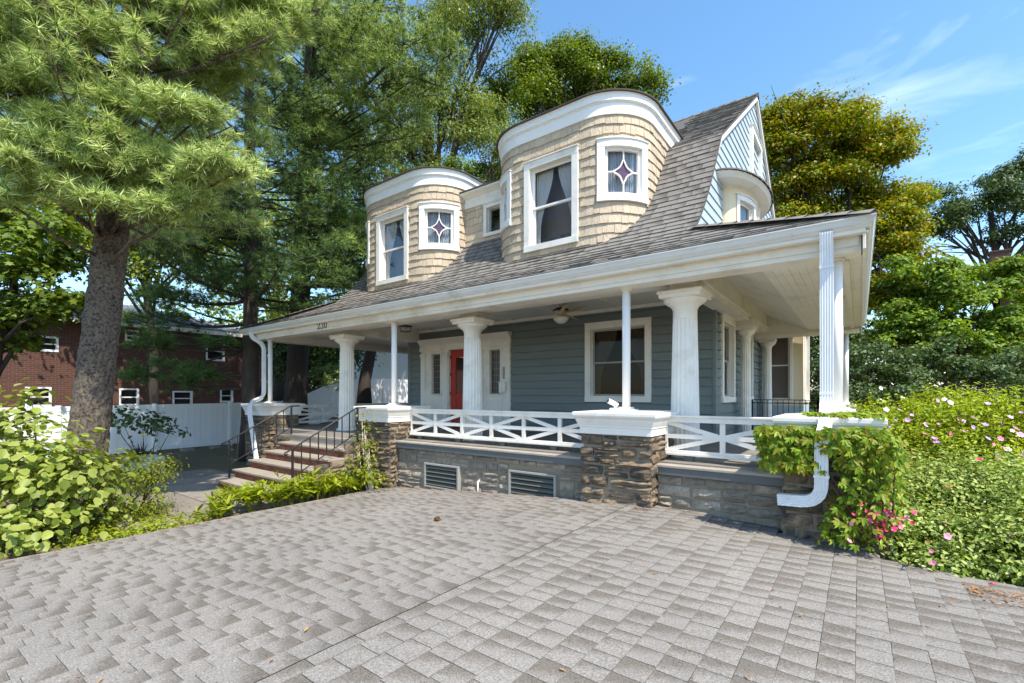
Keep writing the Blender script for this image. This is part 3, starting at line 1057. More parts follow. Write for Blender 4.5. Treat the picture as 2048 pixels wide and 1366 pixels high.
# right corner: down from the gutter, over the cap, down the pier, out along the wall
d1 = downspout([(-0.30, 6.42, 1.86), (-0.30, 6.47, 1.55), (-0.30, 6.47, -0.16), (-0.30, 6.10, -0.34), (-0.33, 6.08, -0.46), (-0.33, 6.10, -1.17), (-0.75, 6.16, -1.20)], 0.125, 0.10, mat=M['spout'])
for z in (1.45, 0.0, -0.9):
    st = MB()
    if z > -.5: st.box(-0.368, -0.232, 6.415, 6.525, z, z + .03)
    else: st.box(-0.402, -0.258, 6.035, 6.165, z, z + .03)
    st.build("strap", M['spout'], d1)
# left corner
downspout([(-14.35, 6.40, 1.86), (-14.35, 6.45, 1.70), (-14.2, 6.72, 1.50), (-14.2, 6.72, -0.05), (-13.66, 6.10, -0.22), (-13.60, 6.04, -0.45), (-12.8, 5.9, -1.95)], 0.10, 0.08, mat=M['spout'])

# ---- front and side walls: clapboards
def siding(F, u0, u1, z0, z1, holes, mat, name, exp=0.185, back=0.12, seg=None):
    mb = MB()
    for (a, b, p, q) in rects_minus(u0, u1, z0, z1, holes):
        cbox(mb, F, a, b, -back, -0.012, p, q)
    wall = mb.build(name, M['siding'] if mat is None else mat, HOUSE)
    z = z0
    while z < z1 - 0.01:
        t = min(exp, z1 - z)
        cuts = sorted([(max(u0, h[0]), min(u1, h[1])) for h in holes if h[2] < z + t * .5 < h[3]])
        segs = []; u = u0
        for (p, q) in cuts:
            if p > u: segs.append((u, p))
            u = max(u, q)
        if u < u1: segs.append((u, u1))
        for (p, q) in segs:
            # staggered butt joints on long runs
            parts = [(p, q)]
            if q - p > 3.2 and seg:
                m_ = p + (q - p) * rnd.uniform(.3, .7)
                parts = [(p, m_ - .001), (m_ + .001, q)]
            for (a, b) in parts:
                bd = MB()
                vs = []
                for u in (a, b):
                    vs.append([F(u, -0.012, z + .012), F(u, 0.030, z + .012), F(u, 0.004, z + t), F(u, -0.012, z + t)])
                A, B = vs
                bd.add(A + B, [(0, 1, 5, 4), (1, 2, 6, 5), (2, 3, 7, 6), (3, 0, 4, 7), (3, 2, 1, 0), (4, 5, 6, 7)])
                bd.build("siding_board", mat, wall)
        z += t
    return wall
FF = plane_map(0, WY, 1, 0, 0, -1)
FS = plane_map(WX, 0, 0, 1, 1, 0)
WIN_F = (-5.14, -3.56, -0.16, 1.65)
DOOR = (-10.72, -7.32, FZ, 1.60)
siding(FF, GXL - .05, WX, FZ, 1.95, [WIN_F, DOOR], M['siding'], "front_wall", seg=True)
WIN_S = (10.27, 11.50, -0.16, 1.66)
siding(FS, WY, 15.6, FZ, 2.0, [(WIN_S[0], WIN_S[1], WIN_S[2], WIN_S[3]), (12.35, 13.7, -.16, 1.6)], M['siding'], "side_wall")
MB().box(WX - .03, WX + .035, WY - .035, WY + .10, FZ, 1.95).build("corner_board", M['siding'], HOUSE, bevel=0.004)
MB().box(GXL - .09, GXL + .05, WY - .035, WY + .06, FZ, 1.95).build("corner_board", M['siding'], HOUSE, bevel=0.004)
MB().box(GXL - .06, GXL - .04, WY, 16.5, FZ, 2.2).build("left_wall", M['siding'], HOUSE)
window(FF, *WIN_F, trim=0.14, sashmat=M['screen'], proud=0.06, back=1.0, glass=M['glass2'])
window(FS, *WIN_S, trim=0.13, sashmat=M['screen'], curtain=None, proud=0.06)
window(FS, 12.35, 13.7, -.16, 1.6, trim=0.13, sashmat=M['screen'], curtain=None, proud=0.06)

# ---- entrance: surround, sidelights, red door
x0, x1 = DOOR[0], DOOR[1]
mb = MB()
def fb(a, b, d0, d1, p, q): cbox(mb, FF, a, b, d0, d1, p, q)
DX0, DX1, DZ = -9.56, -8.46, 1.30
SLl = (-10.26, -9.90); SLr = (-8.02, -7.66)
# surround boards, split round door and sidelights
for (a, b, p, q) in rects_minus(x0, x1, FZ, DOOR[3] - .16, [(DX0, DX1, FZ, DZ), (SLl[0], SLl[1], 0.02, 1.22), (SLr[0], SLr[1], 0.02, 1.22)]):
    fb(a, b, -.10, 0.035, p, q)
sur = mb.build("door_surround", M['white'], HOUSE)
for u in (x0 + .10, DX0 - .12, DX1 + .12, x1 - .10):
    mb = MB()
    fb(u - .095, u + .095, .0355, .07, FZ, 1.22); fb(u - .11, u + .11, .0355, .085, 1.14, 1.24); fb(u - .105, u + .105, .0355, .08, FZ, FZ + .2)
    mb.build("pilaster", M['white'], sur, bevel=0.005)
mb = MB()
mb.sweep([FF(x0 - .02, 0, 1.44), FF(x1 + .02, 0, 1.44)], [(-.02, -.14), (.09, -.14), (.09, -.04), (.075, -.03), (.08, .04), (.11, .08), (.16, .14), (.19, .17), (.19, .21), (-.02, .22)])
mb.build("entablature", M['white'], sur)
for (a, b) in (SLl, SLr):
    mb = MB()
    fb(a - .05, b + .05, .0352, .055, 1.22, 1.26); fb(a - .06, b + .06, .0352, .07, -.03, .02); fb(a - .05, a, .0352, .052, .02, 1.22); fb(b, b + .05, .0352, .052, .02, 1.22)
    fb(a - .05, b + .05, .0352, .05, -.14, -.10); fb(a - .05, b + .05, .0352, .05, -.90, -.84); fb(a - .05, a + .02, .0352, .05, -.84, -.14); fb(b - .02, b + .05, .0352, .05, -.84, -.14)
    fb(a + .05, b - .05, .0352, .045, -.78, -.20)
    sl = mb.build("sidelight", M['white'], sur, bevel=0.004)
    mb = MB(); fb(a, b, -.05, -.045, .02, 1.22); g_ = mb.build("leaded_pane", M['leaded'], sur)
    mb = MB()
    for k in range(1, 4):
        u = lerp(a, b, k / 4); fb(u - .004, u + .004, -.045, -.038, .04, 1.2)
    for k in range(1, 7):
        z = lerp(.02, 1.22, k / 7); fb(a, b, -.045, -.039, z - .004, z + .004)
    fb(a, a + .025, -.05, -.02, .02, 1.22); fb(b - .025, b, -.05, -.02, .02, 1.22); fb(a + .025, b - .025, -.05, -.02, 1.19, 1.22); fb(a + .025, b - .025, -.05, -.02, .02, .05)
    mb.build("came", M['screen'], sur)
mb = MB()
for (a, b, p, q) in rects_minus(DX0 + .012, DX1 - .012, FZ + .02, DZ - .012, [(DX0 + .2, DX1 - .2, 0.05, 1.08)]):
    fb(a, b, -.09, -.045, p, q)
dr = mb.build("door", M['red'], HOUSE, bevel=0.004)
mb = MB()
fb(DX0 + .2, DX1 - .2, -.0445, -.03, -.62, -.60); fb(DX0 + .2, DX1 - .2, -.0445, -.03, -.12, -.10); fb(DX0 + .2, DX0 + .22, -.0445, -.03, -.60, -.12); fb(DX1 - .22, DX1 - .2, -.0445, -.03, -.60, -.12)
fb(DX0 + .26, DX1 - .26, -.0445, -.035, -.55, -.17)
mb.build("door_panel", M['red'], dr)
mb = MB(); fb(DX0 + .19, DX1 - .19, -.075, -.068, .04, 1.09); mb.build("pane", M['glass2'], dr)
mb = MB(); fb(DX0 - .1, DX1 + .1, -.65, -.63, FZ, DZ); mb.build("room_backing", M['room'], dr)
for z in (-.55, .0, .55, 1.05):
    mb = MB(); fb(DX0 - .006, DX0 + .02, -.044, -.028, z, z + .09); mb.build("hinge", M['num'], dr)
mb = MB(); mb.lathe(FF(DX1 - .08, -.02, 0.0), [(.012, -.05), (.03, -.03), (.03, .03), (.012, .05)], 12); mb.build("door_handle", M['num'], dr)
mb = MB(); fb(-7.545, -7.475, .071, .078, .42, .74); mb.build("thermometer", M['screen'], sur)
mb = MB(); fb(-7.62, -7.42, .071, .15, .06, .32); fb(-7.635, -7.405, .071, .165, .3205, .345); mb.build("mailbox", M['white'], sur, bevel=0.004)

# ---- main roof
PROF = [(6.37, 1.965), (6.60, 2.07), (6.90, 2.235), (7.15, 2.40), (7.33, 2.54), (7.58, 2.76), (7.85, 3.04), (8.12, 3.37), (8.40, 3.75), (8.72, 4.22), (9.07, 4.75)]
RY, RZ = 12.9, 7.46
BRK = PROF[-1]
def zroof(y):
    if y >= BRK[0]:
        return lerp(BRK[1], RZ, (y - BRK[0]) / (RY - BRK[0]))
    for a, b in zip(PROF[:-1], PROF[1:]):
        if y <= b[0]: return lerp(a[1], b[1], (y - a[0]) / (b[0] - a[0]))
XR1, XL1 = GX + .10, GXL - .10
YS = 7.33
def xr(y): return lerp(EXR, XR1, min(1, max(0, (y - EY) / (YS - EY))))
def xl(y): return lerp(EXL, XL1, min(1, max(0, (y - EY) / (YS - EY))))
full = PROF + [(RY, RZ)]
mb = MB()
for (y, z) in full:
    mb.v += [(xl(y), y, z), (xr(y), y, z)]
for i in range(len(full) - 1):
    mb.f.append((2 * i, 2 * i + 1, 2 * i + 3, 2 * i + 2))
# rear slope
k = len(mb.v)
rear = [(RY, RZ), (16.73, BRK[1]), (18.0, 3.2), (18.6, 2.3)]
for (y, z) in rear: mb.v += [(XL1, y, z), (XR1, y, z)]
for i in range(3): mb.f.append((k + 2 * i, k + 2 * i + 1, k + 2 * i + 3, k + 2 * i + 2))
# side skirts (right and left)
k = len(mb.v)
mb.v += [(EXR, EY, 1.965), (EXR, 15.3, 1.965), (GX - .1, 15.3, 2.56), (XR1, YS, 2.54), (GX - .1, YS, 2.56)]
mb.f += [(k, k + 1, k + 2, k + 4, k + 3)]
k = len(mb.v)
mb.v += [(EXL, EY, 1.965), (EXL, 13.4, 1.965), (GXL + .1, 13.4, 2.56), (GXL + .1, YS, 2.56), (XL1, YS, 2.54)]
mb.f += [(k + 4, k + 3, k + 2, k + 1, k)]
roof = mb.build("roof", M['roofdeck'], HOUSE)
so = roof.modifiers.new("thick", 'SOLIDIFY'); so.thickness = 0.035; so.offset = -1
# roof shingles in stepped courses
BAYS = [(-4.60, 1.6), (-9.13, 1.6)]
arc = [(full[0][0], full[0][1], 0.0)]
for a, b in zip(full[:-1], full[1:]):
    arc.append((b[0], b[1], arc[-1][2] + math.hypot(b[0] - a[0], b[1] - a[1])))
def on_arc(s):
    for a, b in zip(arc[:-1], arc[1:]):
        if s <= b[2] + 1e-9:
            t = (s - a[2]) / (b[2] - a[2])
            ny, nz_ = -(b[1] - a[1]), (b[0] - a[0])
            l = math.hypot(ny, nz_)
            return lerp(a[0], b[0], t), lerp(a[1], b[1], t), ny / l, nz_ / l
    a, b = arc[-2], arc[-1]
    ny, nz_ = -(b[1] - a[1]), (b[0] - a[0]); l = math.hypot(ny, nz_)
    return b[0], b[1], ny / l, nz_ / l
TOT = arc[-1][2]
mb = MB()
rg = random.Random(21)
s = -0.01
while s < TOT - 0.02:
    s0, s1 = max(0, s), min(TOT, s + 0.150)
    y0_, z0_, ny0, nz0 = on_arc(s0)
    y1_, z1_, ny1, nz1 = on_arc(s1)
    xa, xb = xl(y0_), xr(y0_)
    x = xa + rg.uniform(-.2, 0)
    while x < xb:
        w = rg.uniform(.16, .36)
        a, b = max(x, xa), min(x + w - .004, xb)
        skip = any(abs((a + b) / 2 - c) < hw - .35 and y0_ > 8.0 for c, hw in BAYS)
        if b - a > .02 and not skip:
            lo = rg.uniform(.014, .024); hi = .004
            dl = rg.uniform(-.008, .008)
            A = [(a, y0_ + ny0 * lo, z0_ + nz0 * lo), (b, y0_ + ny0 * lo, z0_ + nz0 * lo), (b, y1_ + ny1 * hi, z1_ + nz1 * hi), (a, y1_ + ny1 * hi, z1_ + nz1 * hi),
                 (a, y0_, z0_), (b, y0_, z0_)]
            A = [(p[0], p[1] + (dl if i in (0, 1, 4, 5) else 0) * 0.6, p[2] + (dl if i in (0, 1, 4, 5) else 0) * 0.8) for i, p in enumerate(A)]
            mb.add(A, [(0, 1, 2, 3), (4, 5, 1, 0)], [(0, 0), (1, 0), (1, 1), (0, 1), (0, 0), (1, 0), (1, 0), (0, 0)])
        x += w
    s += 0.150
o = mb.build("roof_shingles", M['roof'], roof); o["kind"] = "stuff"
# ridge cap and hip caps
mb = MB()
x = XL1
while x < XR1 - .05:
    x2 = min(XR1, x + .26)
    mb.add([(x, RY - .14, RZ - .085), (x2, RY - .14, RZ - .08), (x2, RY, RZ + .035), (x, RY, RZ + .02), (x2, RY + .14, RZ - .08), (x, RY + .14, RZ - .085)],
           [(0, 1, 2, 3), (3, 2, 4, 5)], [(0, 0), (1, 0), (1, 1), (0, 1), (0, 1), (1, 1), (1, 0), (0, 0)])
    x = x2
for (A, B) in (((EXR, EY, 1.975), (XR1, YS, 2.55)), ((EXL, EY, 1.975), (XL1, YS, 2.55))):
    A, B = Vector(A), Vector(B); L = (B - A).length; n = int(L / .22)
    side = (B - A).normalized().cross(Vector((0, 0, 1))).normalized() * .12
    for i in range(n):
        p, q = A.lerp(B, i / n), A.lerp(B, (i + 1) / n)
        l0 = Vector((0, 0, .035)); l1 = Vector((0, 0, .02)); dn = Vector((0, 0, -.03))
        mb.add([p + side + dn, q + side + dn, q + l1, p + l0, q - side + dn, p - side + dn], [(0, 1, 2, 3), (3, 2, 4, 5)],
               [(0, 0), (1, 0), (1, 1), (0, 1), (0, 1), (1, 1), (1, 0), (0, 0)])
o = mb.build("ridge_shingles", M['roof'], roof); o["kind"] = "stuff"

# ---- gable end on the right
FG = plane_map(GX, 0, 0, 1, 1, 0)
rearP = [(RY, RZ), (16.73, BRK[1]), (18.0, 3.2)]
gpoly = [p for p in PROF if p[0] >= YS] + rearP
mb = MB()
n = len(gpoly)
vs = [(GX - .02, y, z - .04) for (y, z) in gpoly] + [(GX - .12, y, z - .04) for (y, z) in gpoly]
mb.v += vs
mb.f.append(tuple(range(n))); mb.f.append(tuple(reversed(range(n, 2 * n))))
for i in range(n): mb.f.append((i, (i + 1) % n, n + (i + 1) % n, n + i))
gable = mb.build("gable_wall", M['gable_siding'], HOUSE)
def gspan(z):
    # y limits of the gable at height z
    if z <= BRK[1]:
        for a, b in zip(PROF[:-1], PROF[1:]):
            if a[1] <= z <= b[1]:
                yl = lerp(a[0], b[0], (z - a[1]) / (b[1] - a[1])); break
    else: yl = lerp(BRK[0], RY, (z - BRK[1]) / (RZ - BRK[1]))
    if z > BRK[1]: yr = lerp(16.73, RY, (z - BRK[1]) / (RZ - BRK[1]))
    else: yr = lerp(18.0, 16.73, (z - 3.2) / (BRK[1] - 3.2)) if z > 3.2 else 18.0
    return yl, yr
z = 2.56
AW = (12.2, 13.5, 5.05, 6.35)
while z < RZ - .2:
    t = .19
    l0, r0 = gspan(z); l1, r1 = gspan(min(RZ - .01, z + t + .01))
    if r1 - l1 > .1:
        bd = MB()
        A = [(GX - .012, l0 + .06, z), (GX + .024, l0 + .06, z), (GX + .005, l1 + .06, z + t + .01), (GX - .012, l1 + .06, z + t + .01)]
        B = [(GX - .012, r0 - .06, z), (GX + .024, r0 - .06, z), (GX + .005, r1 - .06, z + t + .01), (GX - .012, r1 - .06, z + t + .01)]
        bd.add(A + B, [(0, 1, 5, 4), (1, 2, 6, 5), (2, 3, 7, 6), (3, 0, 4, 7), (3, 2, 1, 0), (4, 5, 6, 7)])
        bd.build("siding_board", M['gable_siding'], gable)
    z += t
for seq in ([p for p in PROF if p[0] >= YS] + [(RY, RZ)], list(reversed(rearP))):
    mb = MB()
    pts = [Vector((GX, y, z)) for (y, z) in seq]
    wid = 0.13
    for i, p in enumerate(pts):
        a = pts[max(0, i - 1)]; b = pts[min(len(pts) - 1, i + 1)]
        d = (b - a).normalized()
        nrm = Vector((0, -d.z, d.y))
        if nrm.z > 0: nrm = -nrm
        w_ = wid if seq[i][1] > BRK[1] - .1 else 0.06
        for (dx, k) in ((0.025, 0.02), (0.085, 0.02), (0.085, 1), (0.025, 1)):
            q = p + nrm * (w_ * k if k == 1 else 0.0) + Vector((dx, 0, 0))
            mb.v.append(tuple(q))
    for i in range(len(pts) - 1):
        for k in range(4):
            k2 = (k + 1) % 4
            mb.f.append((i * 4 + k, i * 4 + k2, i * 4 + 4 + k2, i * 4 + 4 + k))
    mb.build("barge_board", M['white'], gable)
w = window(FG, 12.15, 13.5, 4.85, 6.35, trim=0.13, curtain=None, proud=0.10, back=0.2)
# left gable (plain)
mb = MB()
mb.v += [(GXL + .05, y, z - .05) for (y, z) in gpoly]
mb.f.append(tuple(range(n)))
mb.build("left_gable_wall", M['gable_siding'], HOUSE)
# back wall closing the house
MB().box(GXL, WX, 16.9, 17.0, FZ, 4.0).build("rear_wall", M['siding'], HOUSE)

# ---- bowed oriel on the gable
OC, OA, OB = 10.6, 1.10, 0.42
def oriel_map(a, b):
    def F(u, d, z):                  # u = angle 0..pi along the bow
        return (GX + (b + d) * math.sin(u), OC - (a + d) * math.cos(u), z)
    return F
FO = oriel_map(OA, OB)
mb = MB()
for (a, b, p, q) in rects_minus(0, math.pi, 2.55, 4.0, [(0.58, 1.40, 2.7, 3.80), (1.70, 2.5, 2.7, 3.80)]):
    cbox(mb, FO, a, b, -.1, 0, p, q, max(2, int((b - a) * 8)))
orl = mb.build("oriel", M['cream'], HOUSE)
for (a, b) in ((0.58, 1.40), (1.70, 2.5)):
    window(FO, a, b, 2.58, 3.82, n=6, trim=0.10, proud=0.03, curtain='pleat', back=0.22, style='plain')
FOc = oriel_map(OA, OB)
prof = [(0.0, 3.93), (0.02, 3.95), (0.03, 3.975), (0.19, 3.98), (0.20, 3.99), (0.21, 4.04), (0.235, 4.06), (0.235, 4.08), (0.0, 4.09)]
mb = MB(); nn = 40
a0, a1 = -0.02, math.pi + .02
for (d, z) in prof:
    k = d / .27
    for i in range(nn + 1):
        u = lerp(0, math.pi, i / nn)
        mb.v.append((GX + (OB + d) * math.sin(u), OC - (OA + d * 2.0) * math.cos(u), z))
for j in range(len(prof) - 1):
    for i in range(nn):
        mb.f.append((j * (nn + 1) + i, j * (nn + 1) + i + 1, (j + 1) * (nn + 1) + i + 1, (j + 1) * (nn + 1) + i))
mb.build("oriel_cornice", M['white'], orl, True)
mb = MB(); rg = random.Random(4)
lev = 7
for j in range(lev):
    t0, t1 = j / lev, (j + 1) / lev
    def pt(t, u, lift):
        k = 1 - t
        return (GX + (OB + .255) * k * math.sin(u) + .02, OC - (OA + .50) * lerp(k, k ** .7, .5) * math.cos(u), 4.085 + .42 * t + lift)
    m_ = 18
    for i in range(m_):
        u0_, u1_ = math.pi * i / m_, math.pi * (i + .97) / m_
        l = rg.uniform(.012, .022)
        mb.add([pt(t0, u0_, l), pt(t0, u1_, l), pt(t1, u1_, .002), pt(t1, u0_, .002), pt(t0, u0_, -.01), pt(t0, u1_, -.01)], [(0, 1, 2, 3), (4, 5, 1, 0)],
               [(0, 0), (1, 0), (1, 1), (0, 1), (0, 0), (1, 0), (1, 0), (0, 0)])
o = mb.build("oriel_roof_shingles", M['roof'], orl); o["kind"] = "stuff"

# ---- rounded shingled bays
RB = 0.9; LA = RB * math.pi / 2; BYF = 7.40
def bay_map(cx):
    def F(s, d, z):
        a = abs(s); sg = 1 if s >= 0 else -1
        if a <= .7: return (cx + s, BYF - d, z)
        if a <= .7 + LA:
            th = (a - .7) / RB
            return (cx + sg * (.7 + (RB + d) * math.sin(th)), BYF + RB - (RB + d) * math.cos(th), z)
        return (cx + sg * (1.6 + d), BYF + RB + (a - .7 - LA), z)
    return F
SEND = .7 + LA + 1.35
BT = 4.92
single_budget = 300
for bi, (cx, hw) in enumerate(BAYS):
    F = bay_map(cx)
    MAINW = (-.585, .585, 2.73, 4.44)
    DW = [(0.93, 1.86, 3.36, 4.43), (-1.86, -0.93, 3.36, 4.43)]
    holes = [MAINW] + DW
    mb = MB()
    for (a, b, p, q) in rects_minus(-SEND, SEND, 2.2, BT, holes):
        cbox(mb, F, a, b, -.1, -.004, p, q, max(1, int((b - a) / .12)))
    bay = mb.build("bay", M['shake'], HOUSE)
    rg = random.Random(60 + bi)
    rest = MB()
    z = 2.30; row = 0
    while z < BT - .02:
        t = min(.172, BT - z)
        s = -SEND
        while s < SEND:
            w_ = rg.choice([.10, .13, .16, .19, .21, .12]) * rg.uniform(.85, 1.15)
            a, b = s + .0025, min(SEND, s + w_ - .0025)
            s += w_
            mid = (a + b) / 2
            if any(h[0] + .03 < mid < h[1] - .03 and h[2] + .02 < z + t / 2 < h[3] - .02 for h in holes): continue
            # clip against the casing edges
            for h in holes:
                if h[2] < z + t * .5 < h[3]:
                    if a < h[0] < b: b = h[0]
                    if a < h[1] < b: a = h[1]
            if b - a < .02: continue
            P = F(mid, 0, z)
            if zroof(P[1]) > z + t + .06: continue
            dz = rg.uniform(-.014, .010); th = rg.uniform(.022, .036)
            tw = rg.uniform(-.004, .004)
            q = MB()
            nseg = 2 if abs(mid) > .62 and abs(mid) < 2.2 else 1
            base = len(q.v)
            for i in range(nseg + 1):
                u = lerp(a, b, i / nseg); e = tw * (i / nseg - .5)
                q.v += [F(u, 0.0, z + dz), F(u, th + e, z + dz), F(u, .006, z + t + .015), F(u, 0, z + t + .015)]
            for i in range(nseg):
                A = i * 4; B = A + 4
                q.f += [(A, A + 1, B + 1, B)[::-1], (A + 1, A + 2, B + 2, B + 1)[::-1]]
            q.f += [(0, 1, 2, 3), tuple(nseg * 4 + k for k in (3, 2, 1, 0))]
            vis = (bi == 0 and -1.75 < mid < 2.35)
            if vis and single_budget > 0:
                single_budget -= 1
                q.build("shingle", M['shake'], bay)
            else:
                rest.add(q.v, q.f)
        z += t; row += 1
    o = rest.build("shingles", M['shake'], bay); o["kind"] = "stuff"
    window(F, *MAINW, n=2, trim=0.125, proud=0.06, sashmat=M['screen'] if False else M['cornice'])
    for d in DW:
        window(F, *d, n=14, trim=0.13, proud=0.05, curtain='pleat', style='star', back=0.3)
    # cornice: frieze, crown, dark drip edge
    prof = [(0.0, BT - .062), (0.04, BT - .06), (0.04, BT + .135), (0.055, BT + .137), (0.058, BT + .155), (0.082, BT + .158), (0.085, BT + .27), (0.098, BT + .274), (0.10, BT + .286), (0.0, BT + .2865)]
    def ring(prof, name, mat, parent, sm=False):
        mb = MB(); ss = []
        s = -SEND - .35
        while s < SEND + .35 + 1e-6:
            ss.append(s); s += (SEND + .35) / 48
        for (d, z) in prof:
            for s in ss: mb.v.append(F(s, d, z))
        m_ = len(ss)
        for j in range(len(prof) - 1):
            for i in range(m_ - 1):
                mb.f.append((j * m_ + i, j * m_ + i + 1, (j + 1) * m_ + i + 1, (j + 1) * m_ + i))
        return mb.build(name, mat, parent, sm)
    ring(prof, "cornice", M['cornice'], bay)
    ring([(0.0, BT + .287), (0.135, BT + .287), (0.135, BT + .312), (0.0, BT + .313)], "drip_edge", M['drip'] if 'drip' in M else M['deck'], bay)
    mb = MB(); ss = [lerp(-SEND - .3, SEND + .3, i / 60) for i in range(61)]
    mb.v.append((cx, 8.9, BT + .40))
    for s in ss: mb.v.append(F(s, .12, BT + .311))
    for i in range(60): mb.f.append((0, i + 1, i + 2))
    mb.build("bay_roof", M['roofdeck'], bay)

# ---- the low link between the bays
FL = plane_map(0, 8.25, 1, 0, 0, -1)
LX0, LX1 = -7.56, -6.17
LW = (-6.93, -6.36, 3.62, 4.36)
mb = MB()
for (a, b, p, q) in rects_minus(LX0, LX1, 3.0, 4.62, [LW]): cbox(mb, FL, a, b, -.1, -.004, p, q)
lk = mb.build("link_wall", M['shake'], HOUSE)
rg = random.Random(9); rest = MB()
z = 3.12
while z < 4.40:
    s = LX0
    while s < LX1:
        w_ = rg.uniform(.1, .2); a, b = s + .002, min(LX1, s + w_ - .002); s += w_
        mid = (a + b) / 2
        if LW[0] < mid < LW[1] and LW[2] < z + .08 < LW[3]: continue
        q = MB(); dz = rg.uniform(-.012, .01); th = rg.uniform(.015, .025)
        q.add([FL(a, 0, z + dz), FL(b, 0, z + dz), FL(b, th, z + dz), FL(a, th, z + dz), FL(a, 0, z + .185), FL(b, 0, z + .185), FL(b, .006, z + .185), FL(a, .006, z + .185)],
              [(0, 1, 2, 3), (3, 2, 6, 7), (0, 3, 7, 4), (1, 5, 6, 2)])
        rest.add(q.v, q.f)
    z += .172
o = rest.build("shingles", M['shake'], lk); o["kind"] = "stuff"
window(FL, *LW, trim=0.085, proud=0.05, curtain=None, style='plain', sashmat=M['screen'])
mb = MB(); cbox(mb, FL, LX0, LX1, -.02, .035, 4.40, 4.62)
mb.sweep([(LX0, 8.25, 4.62), (LX1, 8.25, 4.62)], [(0, 0), (.05, .0), (.09, .03), (.17, .06), (.18, .075), (.18, .105), (0, .11)])
mb.build("link_cornice", M['white'], lk)
mb = MB(); mb.add([(LX0, 8.05, 4.732), (LX1, 8.05, 4.732), (LX1, 9.3, 5.0), (LX0, 9.3, 5.0), (LX0, 8.05, 4.758), (LX1, 8.05, 4.758), (LX1, 9.3, 5.03), (LX0, 9.3, 5.03)],
                  [(0, 1, 2, 3), (4, 5, 6, 7), (0, 1, 5, 4)])
mb.build("link_roof", M['roofdeck'], lk)

# ---- rear sun-room bay at the end of the side porch
mb = MB()
FR = plane_map(WX, 15.45, 1, 0, 0, -1)       # faces the camera side
for (a, b, p, q) in rects_minus(0, 1.02, -0.30, 2.2, [(0.05, 0.72, -0.10, 1.85)]): cbox(mb, FR, a, b, -.1, 0, p, q)
FR2 = plane_map(WX + 1.02, 15.45, 0, 1, 1, 0)
for (a, b, p, q) in rects_minus(0.001, 2.0, -0.30, 2.2, [(0.35, 1.6, -0.10, 1.85)]): cbox(mb, FR2, a, b, -.1, 0, p, q)
sb = mb.build("sunroom_bay", M['cream'], HOUSE)
mb = MB(); cbox(mb, FR, 0, 1.02, -.1, .005, -2.2, -.301); cbox(mb, FR2, 0.001, 2.0, -.1, .005, -2.2, -.301); mb.build("bay_base", M['gable_siding'], sb)
window(FR, 0.0, 0.78, -0.20, 1.92, trim=0.07, curtain='drape', proud=0.05, back=.9)
window(FR2, 0.30, 1.66, -0.20, 1.92, trim=0.07, curtain=None, proud=0.05, back=.9)
MB().box(WX, WX + 1.15, 15.3, 17.6, 2.2, 2.3).build("bay_roof", M['roofdeck'], sb)

# ---- front steps
SX0, SX1 = -11.2, -8.5
M['riser'] = M['mortar']
stp = MB()
for k in range(1, 6):
    yf = 5.95 - .335 * k
    stp.box(SX0 + .03, SX1, yf + .06, 6.55 if k == 5 else 5.95 - .335 * (k - 1) + .06, GZ - .1, FZ - .175 * k - .045)
ST = stp.build("steps", M['mortar'], HOUSE)
for k in range(1, 6):
    yf = 5.95 - .335 * k; zt = FZ - .175 * k
    x = SX0
    for w_ in (0.95, 0.9, 0.85):
        MB().box(x + .003, x + w_ - .003, yf, yf + .40, zt - .045, zt).build("tread", M['tread'], ST, bevel=0.008)
        x += w_
    for c in range(2):
        x = SX0 + .03 - (.11 if c else 0)
        z0 = zt - .045 - .13 + c * .063 + .003
        while x < SX1:
            a, b = max(x + .005, SX0 + .03), min(x + .215, SX1)
            if b - a > .03:
                MB().box(a, b, yf + .045 + rnd.uniform(-.003, .003), yf + .075, z0, z0 + .056).build("brick", M['brick'], ST)
            x += .22
MB().box(SX0, SX1, 5.93, 5.96, FZ - .175, FZ - .04).box(SX0 - .02, SX1, 5.91, 6.0, FZ - .04, FZ + .001).build("top_riser", M['ledge'], ST)

stone_face(ST, M['rubble'], (SX1 - .005, 4.3), (0, 1), (1, 0), 1.65, GZ - .05, -1.75, (0.12, 0.2), (0.22, 0.5), 0.03, 0.003, 0.02, 77)
stone_face(ST, M['rubble'], (SX1 - .005, 4.98), (0, 1), (1, 0), .98, -1.75, -1.36, (0.12, 0.2), (0.22, 0.5), 0.03, 0.003, 0.02, 78)
stone_face(ST, M['rubble'], (SX1 - .005, 5.64), (0, 1), (1, 0), .65, -1.36, -1.0, (0.12, 0.2), (0.22, 0.5), 0.03, 0.003, 0.02, 79)

# ------------------------------------------------------------------ garage roof in the foreground
GAR = empty("garage", (-3, 2.5, -2.6))
tag(GAR, "low garage with grey shingled roof filling the foreground", "garage")
GRX, GRZ = -2.6, -1.55
GX0, GX1 = -8.15, 2.2
def gz(x):
    return GRZ - (0.045 * (x - GRX) if x > GRX else 0.078 * (GRX - x))
def gymax(x):
    return 6.30 if x > -8.0 else 6.2
mb = MB()
mb.add([(GX0, -1.6, gz(GX0) - .02), (GRX, -1.6, GRZ - .02), (GX1, -1.6, gz(GX1) - .02), (GX1, 6.05, gz(GX1) - .02), (0.2, 6.05, gz(.2) - .02), (0.2, 6.5, gz(.2) - .02), (GRX, 6.5, GRZ - .02), (GX0, 6.5, gz(GX0) - .02)],
       [(0, 1, 6, 7), (1, 2, 3, 4, 5, 6)])
rfd = mb.build("roof_deck", M['deck'], GAR)
mb = MB()
mb.box(GX0 + .15, GX1 - .15, -1.5, 6.0, -3.2, -2.02)
mb.build("garage_wall", M['mortar'], GAR)
mb = MB()
